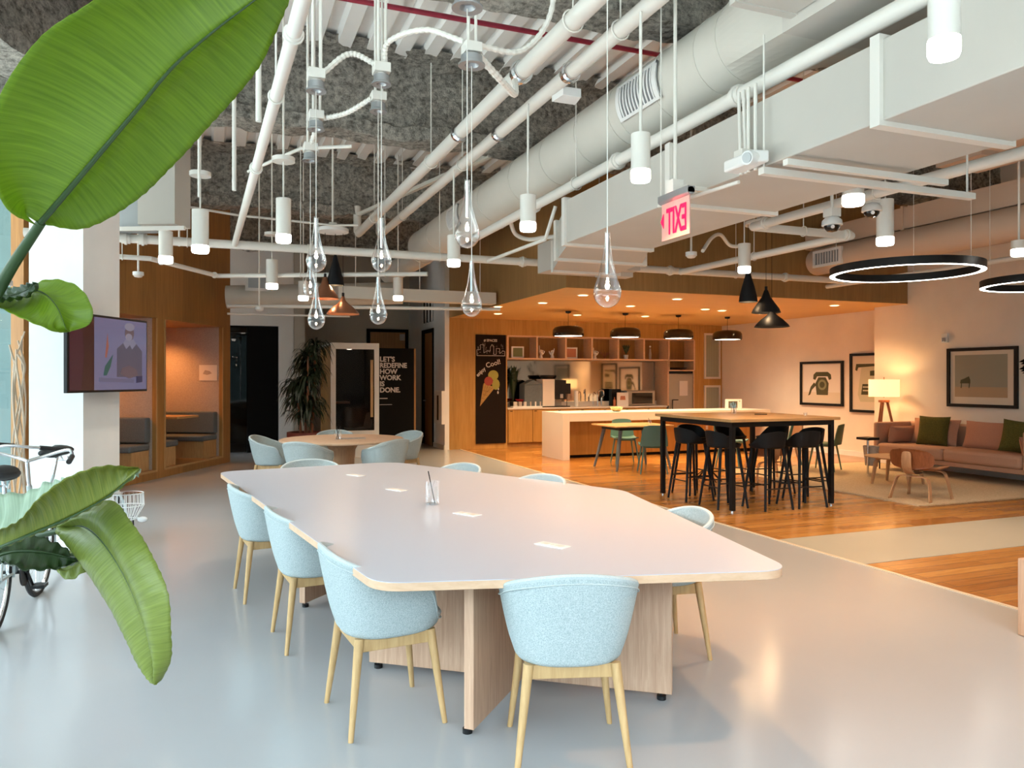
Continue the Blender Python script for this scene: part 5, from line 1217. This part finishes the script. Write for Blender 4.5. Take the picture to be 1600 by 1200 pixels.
picture(11.35, 7.95, 9.14, 1.075, 2.03, 'large black framed landscape with a distant piano above the sofa', [('sky_print', sky_, [(-.78, .34), (.72, .34), (.72, .88), (-.78, .88)]), ('sand_print', sand, [(-.78, .17), (.72, .17), (.72, .34), (-.78, .34)]),
        ('piano_print', gph, [(-.62, .40), (-.60, .46), (-.50, .48), (-.36, .52), (-.32, .46), (-.32, .40)]), ('piano_print', gph, [(-.60, .32), (-.59, .40), (-.57, .40), (-.575, .32)]), ('piano_print', gph, [(-.36, .32), (-.35, .40), (-.33, .40), (-.345, .32)])])
th = on_x(1478, 528, 11.35)
t = thing('wall_strobe', 'small white alarm unit on the lounge wall', 'alarm', (11.34, th.y, th.z - .08)); obj('plate', Mb().box(-.03, .01, -.055, .055, 0, .15), M['white'], t, bevel=.004); obj('lens', Mb().box(-.05, -.03, -.03, .03, .02, .08), M['chrome'], t, smooth=False)
mb = Mb(); rr = random.Random(8); br = on_x(1650, 560, 10.9)
t = thing('branchy_plant', 'dark twiggy plant poking in at the right edge by the sofa', 'plant', (br.x, br.y, 0))
obj('pot', Mb().lathe([(.14, 0), (.18, .35)], n=20, close=True), M['white'], t)
for k in range(9):
    a = k * .7 + .3; mb.tube(spline([(0, 0, .34), (.05 * math.cos(a), .06 * math.sin(a), 1.1), (.16 * math.cos(a), .22 * math.sin(a), 1.5 + .09 * k), (.24 * math.cos(a), .34 * math.sin(a), 1.45 + .1 * k)], 5), .006, 6)
    for q in range(4): c = Vector((.2 * math.cos(a) * (1 + .1 * q), .28 * math.sin(a) * (1 + .08 * q), 1.40 + .1 * k + .03 * q)); mb.add([c, c + Vector((0, .07, .03)), c + Vector((0, .16, -.02)), c + Vector((0, .07, -.03))], [(0, 1, 2, 3)])
obj('foliage', mb, M['dark'], t)
one('low_cabinet', 'corner of a low wood-sided bench with grey top at the right edge', 'cabinet', Mb().box(4.47, 5.6, 1.6, 3.14, .0, .46), M['beech'], bevel=.006)

# ================================================================== BOOTH SEATING
def bf(name, label, cat, s, v, z=0, rz=0, group=None):
    p = B(s, v, z); return thing(name, label, cat, p, BROT + rz, group)
for (s0, s1), lb in zip(OPN, ('left booth behind the television', 'right booth')):
    t = bf('booth_bench', 'slate grey upholstered bench with oak base in the ' + lb, 'bench', s1, .68, ZO0, 0, 'booth benches')
    obj('bench_base', Mb().box(-.48, -.02, -.58, .58, 0, .30), M['oak'], t, smooth=False); obj('seat_cushion', Mb().box(-.54, -.02, -.60, .60, .30, .40), M['greyfab'], t, bevel=.03, seg=3)
    obj('backrest', Mb().box(-.14, -.01, -.60, .60, .42, .80), M['greyfab'], t, bevel=.02, seg=3)
    t = bf('booth_bench', 'slate grey bench at the near end of the ' + lb, 'bench', s0, .68, ZO0, 0, 'booth benches')
    obj('bench_base', Mb().box(.02, .48, -.58, .58, 0, .30), M['oak'], t, smooth=False); obj('seat_cushion', Mb().box(.02, .54, -.60, .60, .30, .40), M['greyfab'], t, bevel=.03, seg=3)
    t = bf('booth_table', 'narrow oak table fixed in the ' + lb, 'table', (s0 + s1) / 2, .75, ZO0, 0, 'booth tables')
    obj('tabletop', Mb().box(-.34, .34, -.62, .58, .73, .765), M['bartop'], t, bevel=.004); obj('table_leg', Mb().cyl((0, -.1, 0), (0, -.1, .73), .03, n=14).cyl((0, -.1, 0), (0, -.1, .015), .22, n=24), M['black'], t)
    l = bpy.data.lights.new('booth_lamp', 'SPOT'); l.energy = 70; l.color = (1, .38, .10); l.spot_size = R(140); l.spot_blend = 1; l.shadow_soft_size = .08
    lo = bpy.data.objects.new('booth_lamp', l); C.objects.link(lo); lo.location = B((s0 + s1) / 2 + .35, 1.0, ZO1 - .06)
pn = thing('wall_card', 'small white card with a sketch pinned in the right booth', 'card', B(OPN[1][1] - .004, .26, 1.50), BROT - R(90), None)
obj('card', Mb().box(-.17, .17, -.006, .0, 0, .28), M['paper'], pn, smooth=False); obj('sketch', Mb().plate([(-.1, .12), (-.02, .10), (.07, .13), (.03, .17), (-.06, .19)], -.008, -.006), M['felt'], pn, smooth=False)

# ================================================================== TELEVISION
Lq = at(105, 614.5, 6.38); Rq = at(230, 611, 7.5); dv = (Rq - Lq); dv.z = 0; wT = dv.length
t = thing('television', 'flat television showing a broadcast, mounted on the square column', 'television', (Lq.x, Lq.y, Lq.z), math.atan2(dv.y, dv.x)); hT = .69
obj('casing', Mb().box(0, wT, 0, .035, 0, hT), M['black'], t, bevel=.004)
sc1 = mat('screen_violet', (.02, .02, .03), .12, emit=(.15, .15, .26), es=.42); sc2 = mat('screen_dark', (.02, .01, .01), .12, emit=(.035, .012, .016), es=.3)
scm = {k: mat('screen_' + k, (.01, .01, .01), .2, emit=v, es=.26) for k, v in dict(vest=(.13, .13, .20), skin=(.20, .14, .17), hair=(.40, .38, .50), shirt=(.34, .34, .48), orange=(.5, .16, .12), green=(.03, .16, .14), maroon=(.07, .015, .04), grey=(.16, .12, .20), blue=(.04, .05, .14), desk=(.20, .20, .34)).items()}
def scr(nm, key, pol, lay): obj(nm, Mb().plate([(a * wT, b * hT) for a, b in pol], -.0022 - lay * .0008, -.0005), scm[key] if key in scm else key, t, smooth=False)
scr('screen', sc2, [(.02, .03), (.30, .03), (.30, .97), (.02, .97)], 0); scr('screen', sc1, [(.30, .03), (.985, .03), (.985, .97), (.30, .97)], 0)
scr('screen_image', 'grey', [(.02, .78), (.16, .78), (.16, .92), (.02, .92)], 1); scr('screen_image', 'maroon', [(.02, .03), (.15, .03), (.18, .5), (.16, .8), (.06, .84), (.02, .7)], 2)
scr('screen_image', 'vest', [(.58, .20), (.58, .58), (.66, .66), (.84, .66), (.92, .56), (.92, .20)], 1); scr('screen_image', 'shirt', [(.66, .66), (.70, .72), (.80, .72), (.84, .66), (.78, .58), (.75, .64), (.70, .58)], 2)
scr('screen_image', 'skin', E_(.745, .80, .062, .10), 3); scr('screen_image', 'hair', E_(.745, .885, .065, .055), 4); scr('screen_image', 'hair', E_(.735, .745, .045, .05), 4); scr('screen_image', 'skin', [(.62, .24), (.64, .32), (.74, .36), (.84, .30), (.86, .22), (.74, .18)], 5)
scr('screen_image', 'orange', [(.43, .46), (.46, .78), (.475, .60), (.45, .45)], 1); scr('screen_image', 'green', [(.41, .22), (.43, .34), (.53, .50), (.50, .34), (.45, .22)], 1); scr('screen_image', 'desk', [(.36, .14), (.80, .12), (.80, .17), (.36, .19)], 6); scr('screen_image', 'blue', [(.84, .12), (.92, .13), (.92, .22), (.84, .21)], 6)
ctr = Lq + dv * .5
obj('wall_bracket', Mb().box(wT * .35, wT * .65, .035, .11, .2, .5), M['black'], t, smooth=False)

# ================================================================== DRIED VINE BY THE WINDOW
vp = at(30, 600, 8.3); mb = Mb(); rr = random.Random(4)
t = thing('twisted_vine', 'bundle of pale twisted dry branches beside the window', 'branches', (vp.x, vp.y, 0))
for k in range(7):
    ph = k * .9; P = [(.055 * math.cos(ph + z * 2.6 + k), .055 * math.sin(ph + z * 2.2), z) for z in [i * .12 for i in range(15)]]
    P += [(P[-1][0] + rr.uniform(-.08, .12), P[-1][1], 1.75 + .05 * k)]
    mb.tube(spline(P, 3), .013 - .0008 * k, 7)
obj('branch', mb, mat('dry_vine', (.52, .42, .32), .8), t); obj('root_block', Mb().box(-.12, .12, -.12, .12, 0, .18), M['walnut'], t, smooth=False)
# ================================================================== BICYCLES
def lat(l, d, z=0): return Vector((FX * d + RX * l, FY * d + RY * l, z))
def bicycle(rear, front, label, bars=True):
    rear = Vector(rear); front = Vector(front); d = front - rear; Lw = d.length; rz = math.atan2(d.y, d.x)
    t = thing('bicycle', label, 'bicycle', (rear.x, rear.y, 0), rz, 'parked bicycles'); r = .33
    for x in (0, Lw):
        wh = obj('wheel', Mb().tube([(x + r * math.cos(a), 0, r + .005 + r * math.sin(a)) for a in [2 * math.pi * i / 48 for i in range(48)]], .017, 8, True), M['rubber'], t)
        obj('rim', Mb().tube([(x + (r - .022) * math.cos(a), 0, r + .005 + (r - .022) * math.sin(a)) for a in [2 * math.pi * i / 48 for i in range(48)]], .010, 6, True), M['chrome'], wh)
        sp = Mb()
        for k in range(28): a = 2 * math.pi * k / 28; sp.cyl((x + .02 * math.cos(a + .5), .02 * (-1) ** k, r + .02 * math.sin(a + .5)), (x + (r - .03) * math.cos(a), 0, r + .005 + (r - .03) * math.sin(a)), .0012, n=4)
        sp.cyl((x, -.05, r), (x, .05, r), .018, n=10); obj('spokes', sp, M['chrome'], wh)
        obj('mudguard', Mb().grid(lambda u, v, x=x: Vector((x + (r + .03) * math.cos(R(-10 + 200 * u)), (v - .5) * .05, r + (r + .03) * math.sin(R(-10 + 200 * u)))), 30, 3), M['bike'], t, solid=.002)
    bb = Vector((.44, 0, .28)); sc_ = Vector((.26, 0, .76)); hd = Vector((Lw - .22, 0, .80)); hd2 = Vector((Lw - .17, 0, .62))
    fr = Mb()
    for a, b, q in ((bb, sc_, .016), (bb, hd2, .018), (sc_ - Vector((0, 0, .18)), hd2 + Vector((-.02, 0, .06)), .014), (hd, hd2, .018), (sc_ - Vector((0, 0, .1)), (0, .05, r), .009), (sc_ - Vector((0, 0, .1)), (0, -.05, r), .009), (bb, (0, .05, r), .009), (bb, (0, -.05, r), .009), (hd2, (Lw, .05, r), .011), (hd2, (Lw, -.05, r), .011)): fr.cyl(a, b, q, n=10)
    obj('frame', fr, M['bike'], t)
    obj('seat_post', Mb().cyl(sc_, sc_ + Vector((-.03, 0, .14)), .013, n=10), M['chrome'], t)
    sd = Mb().ball((0, 0, 0), 1, 18, .14, .095, .045); sd.v = [(x * 1.0, y * (1 - .55 * max(0, x / .14)), z + (.012 if x < 0 else 0)) for x, y, z in sd.v]
    s_ = obj('saddle', sd.xf(Matrix.Translation(sc_ + Vector((-.02, 0, .18)))), M['rubber'], t)
    obj('saddle_spring', Mb().tube([(sc_.x - .09, .05, .9), (sc_.x - .11, .05, .86), (sc_.x - .02, 0, .87), (sc_.x - .11, -.05, .86), (sc_.x - .09, -.05, .9)], .006, 6), M['chrome'], s_)
    obj('stem', Mb().cyl(hd, hd + Vector((-.04, 0, .16)), .013, n=10), M['chrome'], t)
    hb = hd + Vector((-.03, 0, .17))
    for sg in (-1, 1):
        h = obj('handlebar', Mb().tube(spline([hb, hb + Vector((.05, .10 * sg, .03)), hb + Vector((.0, .24 * sg, .07)), hb + Vector((-.14, .30 * sg, .05)), hb + Vector((-.28, .32 * sg, .03))], 6), .011, 10), M['chrome'], t)
        obj('grip', Mb().cyl(hb + Vector((-.20, .312 * sg, .042)), hb + Vector((-.34, .325 * sg, .02)), .017, n=12), M['rubber'], h)
    obj('crank', Mb().cyl((bb.x, -.075, bb.z), (bb.x, .075, bb.z), .012, n=8).cyl((bb.x, -.06, bb.z), (bb.x, -.05, bb.z), .09, n=24).cyl((bb.x, -.07, bb.z), (bb.x + .12, -.07, bb.z - .12), .010, n=8).cyl((bb.x, .07, bb.z), (bb.x - .12, .07, bb.z + .12), .010, n=8).box(bb.x + .07, bb.x + .17, -.15, -.07, bb.z - .135, bb.z - .115), M['black'], t)
    obj('kickstand', Mb().cyl((.30, .05, .28), (.24, .20, .0), .008, n=8), M['chrome'], t)
    return t
bicycle(lat(-3.56, 6.35), lat(-4.05, 5.50), 'silver bicycle farther back, its saddle before the white column')
bicycle(lat(-3.08, 4.50), lat(-3.37, 5.42), 'nearer bicycle at the left edge with a dark saddle')
bp = at(196, 790, 5.6)
t = thing('wire_basket', 'pale wire basket with a white handle standing by the bicycles', 'basket', (bp.x, bp.y, 0))
zb = bp.z - .10
mb = Mb()
for k in range(26):
    a = 2 * math.pi * k / 26; mb.tube([(.12 * math.cos(a), .10 * math.sin(a), zb + .19), (.125 * math.cos(a), .10 * math.sin(a), zb + .10), (.07 * math.cos(a), .06 * math.sin(a), zb)], .003, 5)
for rx_, ry_, z in ((.12, .10, .19), (.125, .10, .10), (.07, .06, 0)): mb.tube([(rx_ * math.cos(a), ry_ * math.sin(a), zb + z) for a in [2 * math.pi * i / 28 for i in range(28)]], .004, 6, True)
obj('wire_cage', mb, M['white'], t); obj('lid', Mb().lathe([(.001, zb + .2), (.08, zb + .195), (.12, zb + .19)], n=28), M['glass'], t)
obj('handle', Mb().ball((.115, -.02, zb - .005), .030, 12, 1.2, .7, .7).cyl((.05, 0, zb + .01), (.11, -.02, zb), .008, n=8), M['white'], t); obj('leg', Mb().cyl((.06, 0, 0), (.05, 0, zb + .02), .006, n=8).cyl((-.06, 0, 0), (-.05, 0, zb + .02), .006, n=8), M['black'], t)

# ================================================================== BIG LEAVED PLANT (bird of paradise) AT THE LEFT
def leaf_mat(name, c1, c2, tr=.35, rough=.38):
    m = bpy.data.materials.new(name); m.use_nodes = True; nt = m.node_tree; b = nt.nodes['Principled BSDF']; b.inputs['Roughness'].default_value = rough
    at_ = nt.nodes.new('ShaderNodeUVMap'); mp = nt.nodes.new('ShaderNodeMapping'); mp.inputs['Scale'].default_value = (130, 2.2, 1)
    n = nt.nodes.new('ShaderNodeTexNoise'); n.inputs['Scale'].default_value = 1.0; n.inputs['Detail'].default_value = 4
    nt.links.new(at_.outputs[0], mp.inputs[0]); nt.links.new(mp.outputs[0], n.inputs['Vector'])
    r = ramp(m, n, ((.30, c1), (.70, c2))); nt.links.new(r.outputs[0], b.inputs['Base Color'])
    bu = nt.nodes.new('ShaderNodeBump'); bu.inputs['Strength'].default_value = .25; bu.inputs['Distance'].default_value = .003; nt.links.new(n.outputs[0], bu.inputs['Height']); nt.links.new(bu.outputs[0], b.inputs['Normal'])
    tl = nt.nodes.new('ShaderNodeBsdfTranslucent'); mx = nt.nodes.new('ShaderNodeMixShader'); mx.inputs[0].default_value = tr
    hs = nt.nodes.new('ShaderNodeHueSaturation'); hs.inputs['Value'].default_value = 2.1; hs.inputs['Hue'].default_value = .49; nt.links.new(r.outputs[0], hs.inputs['Color']); nt.links.new(hs.outputs[0], tl.inputs[0])
    nt.links.new(b.outputs[0], mx.inputs[1]); nt.links.new(tl.outputs[0], mx.inputs[2]); nt.links.new(mx.outputs[0], nt.nodes['Material Output'].inputs[0]); return m
LM = leaf_mat('leaf_bright', (.12, .205, .010), (.19, .295, .02), .42)
LM2 = leaf_mat('leaf_mid', (.145, .19, .026), (.22, .27, .05), .28)
LM3 = leaf_mat('leaf_olive', (.10, .14, .012), (.20, .22, .03), .25)
LM4 = leaf_mat('leaf_dark', (.012, .035, .008), (.03, .06, .018), .08, .3)
LM5 = leaf_mat('leaf_pale', (.30, .40, .30), (.45, .55, .45), .3)
RIB = mat('midrib_green', (.03, .06, .02), .45, spec=.3)
def resample(pts, n):
    P = spline(pts, 10); L_ = [0]
    for a, b in zip(P, P[1:]): L_.append(L_[-1] + (b - a).length)
    out = []; j = 0
    for i in range(n):
        s_ = L_[-1] * i / (n - 1)
        while j < len(P) - 2 and L_[j + 1] < s_: j += 1
        k = (s_ - L_[j]) / max(1e-9, L_[j + 1] - L_[j]); out.append(P[j].lerp(P[j + 1], min(1, max(0, k))))
    return out
def leaf(name, mid, left, right, m, t, nv=72, ribr=.004, sag=.02, ripple=.0035, seed=0, wave=34, vein=True):
    """mid, left and right are lists of (px, py, depth) giving the midrib and the two margins in space"""
    Mi = resample([at(*p) for p in mid], nv); Le = resample([at(*p) for p in left], nv); Ri = resample([at(*p) for p in right], nv)
    nu = 13; mb = Mb(); uv = []
    view = Vector((0, 0, EYE))
    for i in range(nv):
        ax = (Mi[min(i + 1, nv - 1)] - Mi[max(i - 1, 0)]).normalized()
        for j in range(-nu, nu + 1):
            k = abs(j) / nu; E = Le[i] if j < 0 else Ri[i]
            P = Mi[i].lerp(E, k); nrm = (E - Mi[i]).cross(ax)
            nrm = nrm.normalized() if nrm.length > 1e-6 else Vector((0, 0, 1))
            if j > 0: nrm = -nrm
            ph = i / nv * wave * 2 * math.pi / 2 - k * 3.5 + seed
            P = P + nrm * (sag * math.sin(math.pi * k) + ripple * math.sin(ph) * min(1, k * 2) + ripple * 1.5 * noise.noise(Vector((i * .13, j * .2, seed))) * k)
            mb.v.append(tuple(P)); uv.append((i / nv, k * .5 + (.5 if j > 0 else 0)))
    W_ = 2 * nu + 1
    for i in range(nv - 1):
        for j in range(W_ - 1): mb.f.append((i * W_ + j, i * W_ + j + 1, (i + 1) * W_ + j + 1, (i + 1) * W_ + j))
    me = bpy.data.meshes.new('leaf_blade'); L0 = Vector(t.location); me.from_pydata([tuple(Vector(v) - L0) for v in mb.v], [], mb.f)
    ul = me.uv_layers.new(name='UVMap')
    for lp in me.loops: ul.data[lp.index].uv = uv[lp.vertex_index]
    for p in me.polygons: p.use_smooth = True
    me.materials.append(m); o = bpy.data.objects.new(name, me); C.objects.link(o); o.parent = t
    sdm = o.modifiers.new('thickness', 'SOLIDIFY'); sdm.thickness = .0012
    if ribr:
        rd = [ribr * (1.25 - 1.1 * i / (nv - 1)) for i in range(nv)]
        obj('midrib', Mb().tube(Mi, ribr, 8, rad=rd), RIB, o, off=L0)
    return o
p0 = at(-330, 1000, 1.9)
plant = thing('bird_of_paradise_plant', 'large potted plant with broad paddle leaves filling the left edge', 'plant', (p0.x, p0.y, 0))
L0 = Vector(plant.location)
obj('pot', Mb().lathe([(.18, 0), (.24, .42), (.25, .44), (.25, .48), (.22, .48), (.21, .42), (.001, .42)], n=36), M['white'], plant)
# the huge upper leaf
leaf('leaf', [(62, 350, 1.52), (105, 300, 1.50), (160, 235, 1.47), (215, 170, 1.45), (270, 105, 1.43), (330, 52, 1.42), (392, 5, 1.42), (470, -55, 1.42)],
     [(58, 352, 1.50), (8, 322, 1.44), (-22, 230, 1.38), (2, 145, 1.34), (60, 62, 1.30), (130, 12, 1.28), (230, -40, 1.30), (470, -60, 1.42)],
     [(66, 350, 1.53), (135, 357, 1.60), (215, 312, 1.62), (283, 246, 1.60), (350, 172, 1.58), (405, 105, 1.55), (440, 30, 1.52), (472, -52, 1.43)], LM, plant, ribr=.0048, sag=.03, ripple=.0014, wave=60)
def petiole(pts, r0, r1, parent=plant):
    P = spline([at(*q) if len(q) == 3 and q[2] < 50 else Vector(q[:3]) for q in pts], 8); n = len(P)
    return obj('leaf_stalk', Mb().tube(P, r0, 12, rad=[r0 + (r1 - r0) * i / (n - 1) for i in range(n)]), RIB, parent, off=L0)
def stalk(world_pts, r0, r1):
    P = spline(world_pts, 8); n = len(P); return obj('leaf_stalk', Mb().tube(P, r0, 12, rad=[r0 + (r1 - r0) * i / (n - 1) for i in range(n)]), RIB, plant, off=L0)
base_ = L0 + Vector((0, 0, .42))
stalk([base_, at(-130, 800, 1.8), at(-60, 570, 1.68), at(5, 440, 1.58), at(64, 348, 1.52)], .020, .009)
# second leaf, pale and hanging to the right
leaf('leaf', [(-30, 440, 1.75), (20, 452, 1.70), (62, 455, 1.66), (88, 478, 1.64), (104, 516, 1.64)],
     [(-30, 436, 1.76), (30, 452, 1.74), (75, 436, 1.72), (120, 446, 1.70), (143, 478, 1.68), (140, 506, 1.67), (106, 518, 1.64)],
     [(-30, 448, 1.74), (-15, 470, 1.66), (20, 490, 1.60), (60, 508, 1.58), (88, 518, 1.60), (104, 518, 1.64)], LM, plant, nv=48, ribr=.0026, sag=.015, ripple=.0015, seed=2, wave=20)
leaf('leaf', [(-25, 466, 1.66), (10, 463, 1.64), (35, 456, 1.63), (56, 443, 1.62)], [(-25, 452, 1.68), (8, 450, 1.66), (34, 447, 1.65), (56, 442, 1.62)], [(-25, 466, 1.62), (14, 465, 1.60), (38, 461, 1.60), (57, 444, 1.62)], LM4, plant, nv=24, ribr=.002, sag=.008, seed=5)
stalk([base_ + Vector((.03, 0, 0)), at(-150, 760, 1.85), at(-90, 560, 1.8), at(-30, 444, 1.75)], .015, .006)
# long drooping leaf, lower right
leaf('leaf', [(98, 828, 1.62), (130, 822, 1.58), (160, 845, 1.54), (195, 900, 1.50), (222, 965, 1.47), (240, 1020, 1.46), (250, 1060, 1.47)],
     [(96, 830, 1.62), (88, 828, 1.63), (120, 872, 1.60), (160, 930, 1.56), (195, 990, 1.52), (220, 1038, 1.50), (248, 1062, 1.47)],
     [(100, 826, 1.62), (168, 782, 1.55), (205, 815, 1.50), (240, 872, 1.45), (262, 925, 1.42), (267, 985, 1.42), (267, 1030, 1.44), (252, 1062, 1.47)], LM2, plant, ribr=.0032, sag=.018, ripple=.0011, seed=1, wave=56)
stalk([base_ + Vector((.05, .05, 0)), at(-60, 900, 1.75), at(20, 850, 1.68), at(98, 828, 1.62)], .014, .006)
# folded olive leaf crossing in front, with pale inner half
leaf('leaf', [(-30, 868, 1.40), (40, 838, 1.38), (110, 808, 1.37), (165, 778, 1.37), (200, 750, 1.38), (218, 733, 1.39)],
     [(-30, 836, 1.36), (25, 818, 1.33), (62, 778, 1.31), (110, 745, 1.31), (160, 728, 1.33), (216, 731, 1.39)],
     [(-30, 872, 1.41), (40, 842, 1.395), (110, 812, 1.385), (166, 781, 1.385), (201, 753, 1.39), (218, 734, 1.39)], LM3, plant, ribr=.003, sag=.012, ripple=.0016, seed=3, wave=30)
leaf('leaf', [(-30, 868, 1.41), (40, 838, 1.40), (110, 808, 1.40), (165, 778, 1.40), (200, 750, 1.40), (216, 735, 1.40)],
     [(-30, 780, 1.50), (-5, 772, 1.52), (35, 770, 1.54), (75, 752, 1.54), (112, 748, 1.50), (214, 733, 1.40)],
     [(-30, 866, 1.41), (40, 836, 1.40), (110, 806, 1.40), (165, 776, 1.40), (200, 749, 1.40), (216, 735, 1.40)], LM5, plant, ribr=0, sag=.01, ripple=.004, seed=4, wave=26)
stalk([base_ + Vector((.06, -.03, 0)), at(-150, 960, 1.65), at(-90, 905, 1.5), at(-30, 868, 1.40)], .014, .007)
# dark drooping leaf and the small one behind it
leaf('leaf', [(-15, 872, 1.55), (20, 862, 1.56), (60, 862, 1.57), (95, 868, 1.58), (122, 876, 1.60)], [(-15, 866, 1.55), (15, 848, 1.60), (55, 838, 1.62), (95, 852, 1.62), (122, 875, 1.60)],
     [(-12, 874, 1.55), (14, 880, 1.50), (40, 890, 1.50), (80, 890, 1.53), (122, 877, 1.60)], LM4, plant, nv=40, ribr=.003, sag=.012, ripple=.003, seed=6, wave=16)
leaf('leaf', [(150, 868, 1.70), (125, 880, 1.70), (98, 892, 1.70), (76, 872, 1.72)], [(150, 866, 1.70), (120, 862, 1.72), (92, 860, 1.74), (75, 870, 1.72)], [(150, 870, 1.70), (135, 894, 1.68), (105, 906, 1.68), (77, 876, 1.72)], LM2, plant, nv=30, ribr=.002, sag=.008, seed=7, wave=12)
stalk([base_ + Vector((-.05, 0, 0)), at(-120, 1000, 1.7), at(-60, 915, 1.58), at(-15, 872, 1.55)], .012, .005)
stalk([base_ + Vector((.0, .06, 0)), at(-140, 900, 1.8), at(20, 868, 1.74), at(150, 868, 1.70)], .010, .003)
